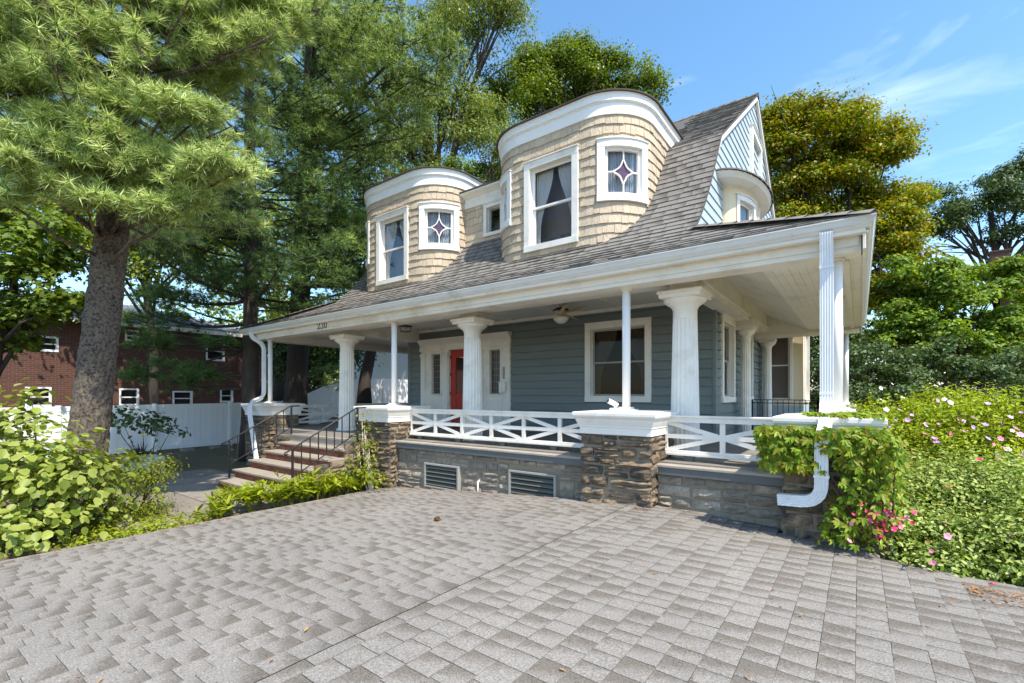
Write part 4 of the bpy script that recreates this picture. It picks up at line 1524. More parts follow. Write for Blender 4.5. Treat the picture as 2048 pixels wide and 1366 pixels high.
mb.box(GX0 - .02, GX0 + .02, -1.6, 6.5, gz(GX0) - .14, gz(GX0) - .012); mb.box(GX1 - .02, GX1 + .02, -1.6, 6.05, gz(GX1) - .14, gz(GX1) - .012)
mb.build("fascia", M['ledge_face'], GAR)
rg = random.Random(77)
tabs = []
def wav(x, y):
    return 0.006 * math.sin(y * 2.1 + x * .7) + 0.005 * math.sin(x * 1.7 - y * .9)
def tab(x_top, x_butt, y0, y1, lift, side, gap=.0032, cut=None):
    sgn = 1 if side > 0 else -1
    xb = x_butt + sgn * .001 + rg.uniform(-.0015, .0015)
    n = 2
    v = []; uvs = []
    curl = rg.uniform(0, .004) * (1 if rg.random() < .35 else .25)
    for i in range(n + 1):
        y = lerp(y0 + gap, y1 - gap, i / n)
        for (x, l, vv) in ((x_top, .001, 1), (lerp(x_top, x_butt, .5), lift * .45, .5), (xb, lift + curl * (1 - i / n), 0)):
            v.append(((x), y, gz(x) + l + wav(x, y) * .35 + .004))
    m = 3
    f = []; uv = []
    def U(i, j): return (i / n, 1 - j / 2)
    for i in range(n):
        for j in range(2):
            q = [(i, j), (i + 1, j), (i + 1, j + 1), (i, j + 1)]
            if sgn < 0: q = q[::-1]
            f.append(tuple(a * m + b for a, b in q)[::-1]); uv += [U(a, b) for a, b in q][::-1]
    # visible edges: butt and both ends
    k = len(v)
    ring = [(i, 2) for i in range(n + 1)]
    for (i, j) in ring:
        p = v[i * m + j]; v.append((p[0], p[1], p[2] - .010))
    for a in range(n):
        f.append((a * m + 2, (a + 1) * m + 2, k + a + 1, k + a)); uv += [(.1, .1)] * 4
    k = len(v)
    for j in range(3):
        p = v[j]; v.append((p[0], p[1], p[2] - .010))
    for j in range(2): f.append((j, j + 1, k + j + 1, k + j)); uv += [(0, .1)] * 4
    k = len(v)
    for j in range(3):
        p = v[n * m + j]; v.append((p[0], p[1], p[2] - .010))
    for j in range(2): f.append((n * m + j, n * m + j + 1, k + j + 1, k + j)); uv += [(1, .1)] * 4
    tabs.append((v, f, uv))
EXP = 0.19
# right slope: first a narrow ridge strip, then full courses
for side in (1, -1):
    xlim = GX1 if side > 0 else GX0
    x = GRX + (0.0042 if side > 0 else -0.0042)
    i = 0
    while (x < xlim - .02) if side > 0 else (x > xlim + .02):
        e = 0.105 if (i == 0 and side > 0) else EXP
        x2 = x + side * e
        xt = x + side * (.0036 if i else 0)
        if side > 0: x2 = min(x2, xlim + .03)
        else: x2 = max(x2, xlim - .03)
        ymax = (6.52 if -7.9 < (x + x2) / 2 < -3.4 or -2.25 < (x + x2) / 2 < -.75 else 6.30)
        if (x + x2) / 2 > .12: ymax = 6.05
        y = -1.6 + rg.uniform(-.25, 0)
        while y < ymax:
            w = rg.uniform(.13, .225) if i or side < 0 else rg.uniform(.28, .34)
            y2 = min(y + w, ymax)
            if y2 - y > .03: tab(xt, x2, y, y2, rg.uniform(.004, .007), side, .0032 if side > 0 else .0016)
            y += w
        x = x2; i += 1
def inview(p):
    X = CY * p[0] + SY * p[1]; Y = -SY * p[0] + CY * p[1]
    if Y < .5: return None
    u = 1024 + 933 * X / Y; v = 790 - 933 * p[2] / Y
    return (u, v, Y) if -40 < u < 2090 and -40 < v < 1410 else None
order = []
for k, (v, f, uv) in enumerate(tabs):
    c = v[4]
    q = inview(c)
    order.append((q[2] if q else 99, k))
order.sort()
single = {k for d, k in order[:300] if d < 90}
rest = MB()
for k, (v, f, uv) in enumerate(tabs):
    if k in single:
        q = MB(); q.add(v, f, uv); q.build("shingle", M['shingle'], rfd)
    else:
        rest.add(v, f, uv)
o = rest.build("shingles", M['shingle'], rfd); o["kind"] = "stuff"

# ------------------------------------------------------------------ things on and around the porch
def fan():
    x, y = at(1122, 9.9)
    r = empty("ceiling_fan", (x, y, 1.95))
    tag(r, "beige ceiling fan with oak blades and bowl light under porch ceiling", "ceiling fan")
    MB().lathe((x, y, 0), [(.03, 1.96), (.075, 1.948), (.075, 1.92), (.05, 1.895), (.014, 1.89), (.014, 1.84)], 20).build("downrod", M['beige'], r, True)
    MB().lathe((x, y, 0), [(.02, 1.86), (.11, 1.845), (.165, 1.81), (.185, 1.78), (.18, 1.768)], 24).build("motor_cover", M['metal'], r, True)
    MB().lathe((x, y, 0), [(.178, 1.768), (.14, 1.735), (.08, 1.715), (.07, 1.69), (.06, 1.655), (.07, 1.65)], 24).build("motor_housing", M['beige'], r, True)
    MB().lathe((x, y, 0), [(.165, 1.645), (.16, 1.605), (.12, 1.55), (.065, 1.52), (.01, 1.51)], 24).build("bowl_light", M['opal'], r, True)
    for a in (-54, -20, 95):
        t = R(a) - 0.0
        d = Vector((math.cos(t), math.sin(t), 0)); n_ = Vector((-d.y, d.x, 0))
        c = Vector((x, y, 1.725))
        mb = MB()
        tl = Vector((0, 0, .05))
        p0, p1 = c + d * .17, c + d * .74
        mb.hexa([p0 - n_ * .045 - tl * .6, p1 - n_ * .075 - tl, p1 + n_ * .075 + tl, p0 + n_ * .045 + tl * .6] + [q + Vector((0, 0, .014)) for q in (p0 - n_ * .045 - tl * .6, p1 - n_ * .075 - tl, p1 + n_ * .075 + tl, p0 + n_ * .045 + tl * .6)])
        bl = mb.build("blade", M['blade'], r, bevel=.003)
        MB().bar(c + d * .06, c + d * .24, .04, .008).build("blade_arm", M['beige'], bl)
fan()
def lantern():
    x, y = at(811, 12.0)
    z1 = 1.77
    r = empty("porch_light", (x, y, z1))
    tag(r, "small black caged lantern fixed to porch ceiling above the steps", "lantern")
    MB().box(x - .12, x + .12, y - .12, y + .12, z1 - .02, z1 + .01).build("mounting_plate", M['iron'], r)
    mb = MB()
    for sx in (-1, 1):
        for sy in (-1, 1): mb.bar((x + sx * .10, y + sy * .10, z1 - .02), (x + sx * .085, y + sy * .085, z1 - .15), .014, .014)
    for s_ in (-1, 1):
        mb.bar((x - .09, y + s_ * .09, z1 - .14), (x + .09, y + s_ * .09, z1 - .14), .014, .014)
        mb.bar((x + s_ * .09, y - .09, z1 - .14), (x + s_ * .09, y + .09, z1 - .14), .014, .014)
    mb.build("cage", M['iron'], r)
    MB().lathe((x, y, z1), [(.02, -.02), (.045, -.05), (.045, -.09), (.02, -.12)], 12).build("bulb", M['opal'], r, True)
lantern()

def handrail(xp, label, twist=True):
    y0, z0 = 5.90, -0.27          # top end
    y1, z1 = 4.42, -1.05          # bottom end
    r = empty("handrail", (xp, 4.5, -2.0))
    tag(r, label, "handrail", "iron handrails of the front steps")
    pts = [(xp, 6.12, -0.27), (xp, y0, z0), (xp, y1, z1)]
    for k in range(8):
        t = R(-30 + k * 45)
        pts.append((xp, y1 - .02 + .035 * math.sin(t) * -1 * (1 - k * .07), z1 - .035 + .035 * math.cos(t) * (1 - k * .07)))
    MB().tube(pts, .016, 8).build("top_rail", M['iron'], r, True)
    MB().tube([(xp, 5.90, -.80), (xp, 4.52, -1.53)], .011, 6).build("lower_rail", M['iron'], r)
    for (yy, zb, zt) in ((5.92, FZ, -0.27), (4.52, FZ - .175 * 5, -1.0)):
        MB().box(xp - .017, xp + .017, yy - .017, yy + .017, zb, zt).build("newel", M['iron'], r)
    n = 8
    for k in range(1, n):
        t = k / n
        yy = lerp(5.90, 4.52, t)
        MB().box(xp - .0085, xp + .0085, yy - .0085, yy + .0085, lerp(-.80, -1.53, t), lerp(z0, z1, (5.90 - yy) / (y0 - y1)) + .005).build("baluster", M['iron'], r)
handrail(-11.12, "black iron handrail on the left edge of the steps, beside the downspout")
handrail(-8.45, "black iron handrail on the right edge of the steps, among yellow plants")

def iron_railing():
    r = empty("iron_railing", (-1.6, 13.0, FZ))
    tag(r, "low black iron railing at far end of side porch", "railing")
    A, B = Vector((-2.2, 13.3, 0)), Vector((-0.75, 12.6, 0))
    C = Vector((-0.5, 13.6, 0))
    for (p, q) in ((A, B), (B, C)):
        for z in (-.12, -.20, FZ + .1):
            MB().bar(p + Vector((0, 0, z)), q + Vector((0, 0, z)), .025, .018).build("rail", M['iron'], r)
        n = int((q - p).length / .13)
        for k in range(n + 1):
            c = p.lerp(q, k / n)
            w = .03 if k in (0, n) else .013
            MB().box(c.x - w / 2, c.x + w / 2, c.y - w / 2, c.y + w / 2, FZ, -.11).build("baluster", M['iron'], r)
iron_railing()

# white security camera on the middle pier
x, y = -3.05, 6.74
r = empty("security_camera", (x, y, -.236))
tag(r, "small white security camera on the middle pier cap beside its post", "camera")
MB().box(x - .06, x + .06, y - .04, y + .04, -.236, -.20).build("bracket", M['cornice'], r, bevel=.005)
MB().tube([(x + .03, y, -.20), (x + .0, y - .02, -.14)], .015, 8).build("arm", M['cornice'], r)
MB().tube([(x + .05, y + .02, -.16), (x - .05, y - .09, -.09)], [.035, .04], 12).build("housing", M['cornice'], r, True)
MB().tube([(x - .051, y - .091, -.089), (x - .056, y - .097, -.0855)], .026, 12).build("lens", M['num'], r)

# pine cone and fallen leaves on the garage roof
def pine_cone(px, py):
    z = -1.62
    Y = 933 * 1.62 / (py - 790)
    x, y = at(px, Y)
    z = gz(x) + .03
    r = empty("pine_cone", (x, y, z))
    tag(r, "brown pine cone lying on grey garage shingles", "pine cone")
    M['cone'] = paint("cone_brown", (0.17, 0.075, 0.03), 0.8, 0.2, 20)
    mb = MB().tube([(x - .05, y, z), (x, y, z + .004), (x + .05, y, z)], [.012, .024, .008], 8)
    for k in range(40):
        t = k / 40
        a = k * 2.4
        c = Vector((x - .05 + .1 * t, y, z))
        rr_ = .026 * math.sin(math.pi * (t * .85 + .1)) + .008
        d = Vector((.35, math.cos(a), math.sin(a))).normalized()
        e = d.cross(Vector((1, 0, 0))).normalized() * .009
        mb.add([c - e, c + e, c + d * rr_ * 1.5 + e * .6, c + d * rr_ * 1.5 - e * .6], [(0, 1, 2, 3)])
    mb.build("scales", M['cone'], r)
pine_cone(874, 1031)

# ------------------------------------------------------------------ foliage tools
TPL = {
    'diamond': (np.array([(0, 0, 0), (.45, .5, .10), (1, 0, -.06), (.45, -.5, .10)]), [(0, 1, 2, 3)]),
    'leaf': (np.array([(0, 0, 0), (.25, .42, .10), (.65, .40, .07), (1, 0, -.14), (.65, -.40, .07), (.25, -.42, .10)]), [(0, 1, 2, 3), (0, 3, 4, 5)]),
    'round': (np.array([(0, 0, 0), (.12, .36, .10), (.45, .52, .10), (.80, .34, .02), (1.02, 0, -.12), (.80, -.34, .02), (.45, -.52, .10), (.12, -.36, .10), (.5, 0, -.02)]),
              [(0, 8, 2, 1), (8, 4, 3, 2), (0, 7, 6, 8), (8, 6, 5, 4)]),
    'maple': (np.array([(0, 0, 0), (.18, .20, .04), (.10, .55, .0), (.42, .32, .05), (.62, .58, -.03), (.66, .20, .05), (1.0, 0, -.06),
                        (.66, -.20, .05), (.62, -.58, -.03), (.42, -.32, .05), (.10, -.55, .0), (.18, -.20, .04)]),
              [(0, 11, 9, 5), (0, 5, 3, 1), (1, 3, 2), (3, 5, 4), (5, 7, 6), (5, 9, 7), (9, 8, 7), (11, 10, 9)]),
    'needle': (np.array([(0, .5, 0), (0, -.5, 0), (1, 0, 0)]), [(0, 1, 2)]),
}
def norm(a):
    return a / np.maximum(1e-9, np.linalg.norm(a, axis=1))[:, None]
def np_mesh(name, V, polys):
    """V (n,3); polys: list of (index array (k,m))"""
    me = bpy.data.meshes.new(name)
    me.vertices.add(len(V))
    me.vertices.foreach_set("co", np.ascontiguousarray(V, dtype=np.float32).ravel())
    loops = np.concatenate([p.ravel() for p in polys]).astype(np.int32)
    sizes = np.concatenate([np.full(len(p), p.shape[1], dtype=np.int32) for p in polys])
    starts = np.concatenate([[0], np.cumsum(sizes)[:-1]]).astype(np.int32)
    me.loops.add(len(loops)); me.polygons.add(len(sizes))
    me.loops.foreach_set("vertex_index", loops)
    me.polygons.foreach_set("loop_start", starts)
    me.polygons.foreach_set("loop_total", sizes)
    me.update(calc_edges=True)
    return me
def leaf_mesh(name, P, Nn, D, L, Wd, shape):
    tpl, faces = TPL[shape]
    Nn = norm(Nn); D = norm(D - Nn * np.sum(D * Nn, axis=1)[:, None])
    S = np.cross(Nn, D)
    n, m = len(P), len(tpl)
    V = (P[:, None, :] + tpl[None, :, 0, None] * (D * L[:, None])[:, None, :] + tpl[None, :, 1, None] * (S * Wd[:, None])[:, None, :]
         + tpl[None, :, 2, None] * (Nn * Wd[:, None])[:, None, :]).reshape(-1, 3)
    off = (np.arange(n) * m)[:, None]
    polys = []
    bysize = {}
    for f in faces: bysize.setdefault(len(f), []).append(f)
    for k, fs in bysize.items():
        polys.append(np.concatenate([off + np.array(f)[None, :] for f in fs], axis=0))
    return np_mesh(name, V, polys)
def G(seed): return np.random.default_rng(seed)
UP = np.array([0, 0, 1.0])

def blob_leaves(blobs, seed, n, size, shape='diamond', aspect=.6, cluster=.5, per=26, droop=.3, shell=(.45, 1.0), flat=.55, upb=.6, outb=.6):
    """leaf clusters over a set of ellipsoids (c, r3); returns arrays"""
    g = G(seed)
    areas = np.array([b[1][0] * b[1][2] + b[1][0] * b[1][1] for b in blobs]); areas = areas / areas.sum()
    Ps, Ns = [], []
    for (c, r3), a in zip(blobs, areas):
        k = max(3, int(n * a / per))
        d = norm(g.normal(size=(k, 3)))
        d[:, 2] = np.where(d[:, 2] < -.5, -d[:, 2] * .6, d[:, 2]); d = norm(d)
        rad = g.uniform(shell[0] ** 2, shell[1] ** 2, size=k) ** .5 * (1 + .16 * g.normal(size=k))
        C = np.array(c) + d * rad[:, None] * np.array(r3)
        q = np.repeat(C, per, axis=0); dd = np.repeat(d, per, axis=0)
        o = g.normal(size=q.shape) * cluster * np.array([1, 1, flat]) * np.repeat(g.uniform(.6, 1.3, size=k), per)[:, None]
        Ps.append(q + o); Ns.append(dd * outb + UP * upb + .5 * norm(o))
    P = np.concatenate(Ps); Nn = np.concatenate(Ns) + g.normal(size=P.shape) * .42
    D = g.normal(size=P.shape) + np.array([0, 0, -droop * 2])
    L = size * g.uniform(.6, 1.25, size=len(P))
    return P, Nn, D, L, L * aspect
def pxblob(px, py, Y, rx, rz, ry=None):
    """ellipsoid standing Y metres away; radii in pixels of the photograph turned into metres"""
    k = Y / 933.0
    return (np.array(at3(px, py, Y)), np.array([rx * k, (ry or (rx + rz) / 2) * k, rz * k]))

def clumps(blobs, k, frac, seed, flat=.62):
    g = G(seed + 500); out = []
    for c, r3 in blobs:
        m = float(np.mean(r3))
        for i in range(k):
            d = norm(g.normal(size=(1, 3)))[0]
            if d[2] < -.4: d[2] *= -.6
            q = m * frac * g.uniform(.65, 1.35)
            out.append((c + d * r3 * g.uniform(.45, .98), np.array([q, q, q * flat])))
    return out

def limb_tree(mb, base, top, r0, targets, g, r_top=.4, sub=3, n=10):
    """tapered trunk with limbs reaching into the crown"""
    base, top = Vector(base), Vector(top)
    pts, rad = [], []
    for i in range(9):
        t = i / 8
        p = base.lerp(top, t) + Vector((g.normal() * .04, g.normal() * .04, 0)) * (t > 0)
        pts.append(p); rad.append(r0 * (lerp(1.0, r_top, t) + .35 * max(0, .12 - t) / .12))
    mb.tube(pts, rad, n)
    for tg in targets:
        tg = Vector(tg)
        t = g.uniform(.35, .95)
        s = base.lerp(top, t)
        r = r0 * lerp(1, r_top, t) * .5
        mid = s.lerp(tg, .5) + Vector((g.normal() * .2, g.normal() * .2, .12 * (tg - s).length))
        mb.tube([s, s.lerp(mid, .5), mid, mid.lerp(tg, .5), tg], [r, r * .85, r * .6, r * .4, r * .15], 6)
        for k in range(sub):
            e = tg + Vector(g.normal(size=3)) * .09 * (tg - s).length + Vector((0, 0, -.04 * (tg - s).length))
            mb.tube([mid, mid.lerp(e, .5) + Vector((0, 0, .1)), e], [r * .4, r * .25, r * .07], 5)

def tree(name, label, cat, basepx, Y, blobs, mat, seed, n, size, trunk_r, shape='diamond', aspect=.6, cluster=.5, bark='bark_dark', group=None, per=26, topz=None, base_z=None, clump=None, **kw):
    g = G(seed + 1000)
    bx, by = at(basepx, Y)
    bz = ground_z(bx, by) - .1 if base_z is None else base_z
    r = empty(name, (bx, by, bz))
    tag(r, label, cat, group)
    cen = np.mean([b[0] for b in blobs], axis=0)
    top = (cen[0], cen[1], cen[2] if topz is None else topz)
    mb = MB()
    tg = [tuple(b[0] + norm(g.normal(size=(1, 3)))[0] * b[1] * .5) for b in blobs for _ in range(2)]
    limb_tree(mb, (bx, by, bz), top, trunk_r, tg, g)
    mb.build("trunk", M[bark], r, True)
    bl_ = clumps(blobs, clump[0], clump[1], seed) if clump else blobs
    A = blob_leaves(bl_, seed, n, size, shape, aspect, cluster, per, **kw)
    o = link("crown", leaf_mesh("crown", *A, shape), mat, r)
    o["kind"] = "stuff"
    return r

# leaf colours
M['needle'] = leafmat("pine_needles", [(.10, .19, .04), (.34, .46, .11), (.72, .76, .30), (.20, .32, .085)], .5, .14)
M['needle2'] = leafmat("dark_pine_needles", [(.034, .078, .022), (.062, .125, .03), (.13, .20, .05), (.045, .10, .03)], .5, .2)
M['l_mid'] = leafmat("tree_leaves_green", [(0.0648, 0.1203, 0.0185), (0.1203, 0.1943, 0.0259), (0.222, 0.2868, 0.037), (0.0925, 0.148, 0.0333)], .4, .35)
M['l_fresh'] = leafmat('tree_leaves_fresh', [(.08, .16, .02), (.16, .26, .03), (.28, .38, .06), (.11, .19, .025)], .5, .4)
M['l_light'] = leafmat("tree_leaves_yellow_green", [(0.1125, 0.1875, 0.015), (0.1875, 0.2625, 0.0187), (0.3, 0.3375, 0.0375), (0.125, 0.1875, 0.025)], .45, .45)
M['l_dark'] = leafmat("tree_leaves_dark", [(0.04, 0.08, 0.0224), (0.072, 0.12, 0.032), (0.128, 0.176, 0.056), (0.056, 0.096, 0.0288)], .4, .3)
M['l_gold'] = leafmat("maple_leaves_golden", [(.09, .15, .011), (.18, .25, .012), (.32, .34, .018), (.34, .21, .018), (.13, .195, .011), (.25, .30, .014)], .42, .42)
M['l_willow'] = leafmat("narrow_leaves_olive", [(.10, .16, .03), (.20, .27, .05), (.36, .40, .13), (.14, .20, .035)], .4, .35)
M['l_shrub'] = leafmat("shrub_leaves_lime", [(0.1323, 0.1898, 0.0253), (0.253, 0.3105, 0.0517), (0.391, 0.437, 0.115), (0.1955, 0.2415, 0.0345)], .4, .35, objvar=True)
M['l_shrub2'] = leafmat("small_shrub_leaves", [(.10, .15, .012), (.22, .26, .02), (.32, .33, .05)], .45, .4)
M['l_hosta'] = leafmat("bright_lance_leaves", [(.16, .26, .012), (.30, .37, .018), (.40, .42, .04), (.18, .27, .015)], .42, .4, objvar=True)
M['l_vine'] = leafmat("creeper_leaves", [(.10, .20, .015), (.20, .33, .02), (.32, .42, .05), (.30, .24, .03), (.15, .27, .02)], .42, .4, objvar=True)
M['l_rose'] = leafmat("rose_leaves", [(.09, .15, .02), (.19, .28, .035), (.36, .45, .09), (.52, .56, .22)], .5, .3, .3)
M['l_hib'] = leafmat("hibiscus_leaves", [(.18, .29, .015), (.34, .46, .02), (.52, .58, .05), (.16, .25, .014)], .42, .4)

# ------------------------------------------------------------------ pines
def tuft_field(C, Dm, g, needles, length, width):
    """bundles of needles: C tuft centres, Dm shoot direction"""
    n = len(C)
    q = np.repeat(C, needles, axis=0); d = np.repeat(norm(Dm), needles, axis=0)
    dirs = norm(d * g.uniform(.1, 1.2, size=(len(q), 1)) + g.normal(size=q.shape) * .70)
    q = q + d * g.uniform(-.15, .15, size=(len(q), 1)) * length
    L = length * g.uniform(.7, 1.15, size=len(q))
    Nn = g.normal(size=q.shape) * .6 + np.array([.45, -.3, .85])
    return q, Nn, dirs, L, np.full(len(q), width)

def pine(name, label, base, top, r0, limbs, mat, seed, needles, length, width, bark, dens=9.0, group=None, rtop=.25, spread=.30, pads=(), pad_dens=60, plates=False):
    """limbs: list of (height z, azimuth deg, length, droop)"""
    g = G(seed)
    r = empty(name, base)
    tag(r, label, "tree", group)
    base, top = Vector(base), Vector(top)
    mb = MB()
    pts, rad = [], []
    for i in range(13):
        t = i / 12
        p = base.lerp(top, t) + Vector((math.sin(t * 5 + seed) * .05, math.cos(t * 4 + seed) * .04, 0))
        pts.append(p); rad.append(r0 * (lerp(1, rtop, t) + .30 * max(0, .06 - t) / .06))
    if not plates:
        mb.tube(pts, rad, 18)
    else:
        # bark in raised plates and furrows
        from mathutils import noise
        na, nh = 72, 190
        b_ = len(mb.v)
        for i in range(nh + 1):
            t = i / nh * .62
            k = t * 12; i0 = min(11, int(k)); f = k - i0
            p = pts[i0].lerp(pts[i0 + 1], f); rr_ = lerp(rad[i0], rad[i0 + 1], f)
            for a in range(na):
                th = 2 * math.pi * a / na
                q = Vector((math.cos(th) * 1.3, math.sin(th) * 1.3, p.z * .75)) * 3.4
                vd, _ = noise.voronoi(q + Vector((noise.noise(q * 2), noise.noise(q * 2 + Vector((5, 0, 0))), 0)) * .35)
                h_ = min(.35, vd[1] - vd[0]) * .075 + noise.noise(q * 3.1) * .012
                q2 = rr_ + h_ - .012
                mb.v.append((p.x + math.cos(th) * q2, p.y + math.sin(th) * q2, p.z))
        for i in range(nh):
            for a in range(na):
                a2 = (a + 1) % na
                mb.f.append((b_ + i * na + a, b_ + i * na + a2, b_ + (i + 1) * na + a2, b_ + (i + 1) * na + a))
        mb.tube(pts[7:], rad[7:], 18)
    C, D = [], []
    for (z, az, ln, dr) in limbs:
        t = (z - base.z) / (top.z - base.z)
        s = base.lerp(top, t)
        a = R(az)
        d = Vector((math.cos(a), math.sin(a), 0)); n_ = Vector((-d.y, d.x, 0))
        lr = max(.012, min(.075, ln * .016))
        cur = [s]
        bend = g.normal() * .12
        for k in range(1, 7):
            u = k / 6
            cur.append(s + d * ln * u + n_ * bend * ln * u * u + Vector((0, 0, ln * (dr * u + .22 * u * u))))
        mb.tube(cur, [lr * lerp(1, .22, k / 6) for k in range(7)], 6)
        m = max(6, int(ln * ln * dens * .5 + ln * dens * .6))
        for k in range(m):
            u = g.uniform(.22, 1.0) ** .75
            i = min(5, int(u * 6)); f = u * 6 - i
            c = cur[i].lerp(cur[i + 1], f)
            lat = g.uniform(-1, 1) * spread * ln * (1.12 - u) ** .6
            fwd = abs(lat) * .55
            p = c + n_ * lat + d * fwd + Vector((0, 0, g.normal() * (.08 + .02 * ln) + .08 + abs(g.normal()) * .08))
            C.append(p); D.append(d * .8 + n_ * np.sign(lat) * .6 + Vector((0, 0, .55)))
            if k % 3 == 0:
                mb.tube([c, c.lerp(p, .6) + Vector((0, 0, -.02)), p], [lr * .22, lr * .16, .004], 4, False)
    for (c, r3) in pads:
        c = Vector(c)
        t = min(.95, max(.2, (c.z - .25 - .12 * (c - base.lerp(top, .4)).length - base.z) / (top.z - base.z)))
        s = base.lerp(top, t)
        mb.tube([s, s.lerp(c, .5) + Vector((0, 0, -.1)), c], [.035, .03, .012], 6)
        m = int(pad_dens * (r3[0] * r3[1] + r3[0] * r3[2]) * 4)
        d = norm(g.normal(size=(m, 3))); d[:, 2] = np.where(d[:, 2] < -.2, -d[:, 2] * .5, d[:, 2])
        q = np.array(c) + d * np.array(r3) * (g.uniform(.15, 1, size=(m, 1)) ** .45)
        q += g.normal(size=q.shape) * .05
        for p_, d_ in zip(q, d):
            C.append(p_); D.append(d_ * .8 + np.array([0, 0, .5]))
        for k in range(5):
            e = Vector(q[k]); mb.tube([c, c.lerp(e, .5), e], [.014, .010, .004], 4, False)
    mb.build("trunk", M[bark], r, True)
    C = np.array([tuple(p) for p in C]); D = np.array([tuple(p) for p in D])
    A = tuft_field(C, D, g, needles, length, width)
    o = link("crown", leaf_mesh("crown", *A, 'needle'), mat, r)
    o["kind"] = "stuff"
    return r
cam_az = lambda dx, dy: math.degrees(math.atan2(SY * dx + CY * dy, CY * dx - SY * dy))   # camera right/forward to world azimuth

# big pine on the left
g = G(5)
b0 = at(160, 8.5); b1 = at(335, 8.5)
limbs = []
z = 3.35
k = 0
while z < 11.5:
    for j in range(4):
        az = k * 47 + j * 90 + g.uniform(-25, 25)
        ln = g.uniform(2.0, 3.1) * (1.0 if z < 8 else .85)
        limbs.append((z + g.uniform(-.2, .2), az, ln, g.uniform(-.16, .10)))
    z += .44; k += 1
for (dx, dy, zz, ln, dr) in ((1, -.35, 3.25, 2.5, -.12), (1, .1, 3.9, 2.4, -.05), (.6, -.8, 3.3, 2.0, -.15), (1, -.6, 4.6, 2.3, .0), (-.6, -.8, 3.4, 2.2, -.1), (-1, -.3, 4.2, 2.6, -.05),
                             (.2, -1, 4.2, 2.3, -.05), (1, -.2, 5.6, 2.9, .0), (.8, -.6, 6.4, 3.0, .0), (-.3, -1, 5.2, 2.4, 0), (-.9, -.5, 5.8, 2.8, .0), (1, .2, 6.8, 3.4, -.02)):
    limbs.append((zz, cam_az(dx, dy), ln, dr))
pine("pine_tree", "large pine in the left foreground with thick grey-brown trunk and bright needles", (*b0, -2.15), (*b1, 13.0), .30, limbs, M['needle'], 11, 54, .21, .0125, 'bark', dens=8.0, rtop=.35, plates=True,
     pads=[pxblob(90, 60, 8.2, 110, 50), pxblob(225, 85, 7.6, 60, 42), pxblob(40, 190, 7.2, 90, 60), pxblob(160, 170, 8.2, 80, 45), pxblob(130, 265, 7.4, 70, 40), pxblob(60, 300, 7.0, 80, 40), pxblob(330, 225, 7.2, 65, 38), pxblob(400, 235, 7.6, 45, 34),
           pxblob(240, 215, 7.4, 45, 34), pxblob(250, 300, 7.6, 80, 40), pxblob(410, 345, 7.2, 65, 34), pxblob(470, 345, 7.4, 36, 24), pxblob(330, 335, 7.6, 65, 40), pxblob(180, 340, 7.3, 70, 38), pxblob(330, 400, 8.0, 60, 28), pxblob(90, 370, 7.2, 70, 36), pxblob(10, 400, 7.0, 50, 30),
           pxblob(380, 60, 8.6, 90, 50), pxblob(480, 90, 8.8, 70, 45), pxblob(560, 50, 8.8, 70, 40), pxblob(300, 150, 8.8, 70, 40), pxblob(420, 160, 9.0, 80, 40), pxblob(-40, 120, 7.0, 80, 60), pxblob(250, 400, 7.8, 50, 26), pxblob(60, 130, 8.6, 70, 40), pxblob(330, 10, 8.0, 90, 40), pxblob(150, 0, 7.6, 110, 40), pxblob(500, 10, 8.6, 80, 40), pxblob(300, 425, 7.3, 60, 24), pxblob(170, 405, 7.2, 60, 26), pxblob(385, 405, 7.5, 45, 22), pxblob(30, 330, 6.8, 60, 30)], pad_dens=58)
# two dark pines beside the porch corner
def ring_limbs(seed, z0, z1, step, l0, l1, per=4):
    g = G(seed); out = []; z = z0; k = 0
    while z < z1:
        for j in range(per):
            out.append((z + g.uniform(-.25, .25), k * 53 + j * 360 / per + g.uniform(-20, 20), g.uniform(.75, 1.1) * lerp(l0, l1, (z - z0) / (z1 - z0)), g.uniform(-.15, .06)))
        z += step; k += 1
    return out
b0 = at(497, 14.3); b1 = at(500, 14.3)
L = ring_limbs(3, 3.0, 13.5, .55, 3.0, 2.2)
for (dx, dy, zz, ln, dr) in ((-1, -.2, 1.5, 3.6, -.1), (-1, .3, 2.2, 3.8, -.12), (-.8, -.5, .6, 2.4, -.1), (-1, 0, .2, 3.0, -.08), (-.9, .4, 2.9, 4.0, -.1), (.8, .5, 2.6, 2.2, .0)):
    L.append((zz, cam_az(dx, dy), ln, dr))
pine("pine_tree", "dark slender pine standing left of the porch corner post", (*b0, -2.1), (*b1, 15.5), .25, L, M['needle2'], 12, 26, .23, .019, 'bark_dark', dens=8.5,
     pads=[pxblob(330, 600, 13.5, 80, 30), pxblob(420, 560, 13.6, 70, 34), pxblob(300, 695, 13.8, 60, 20), pxblob(400, 755, 13.6, 60, 22), pxblob(445, 690, 13.8, 45, 24), pxblob(260, 755, 13.8, 40, 16), pxblob(350, 480, 14, 80, 34), pxblob(560, 560, 14, 60, 40), pxblob(470, 470, 13.6, 70, 40), pxblob(440, 400, 14, 80, 40), pxblob(540, 660, 14.8, 40, 24), pxblob(250, 640, 14, 40, 18)], pad_dens=16)
b0 = at(585, 17.6); b1 = at(640, 17.6)
L = ring_limbs(8, 3.6, 17.0, .62, 3.6, 3.0)
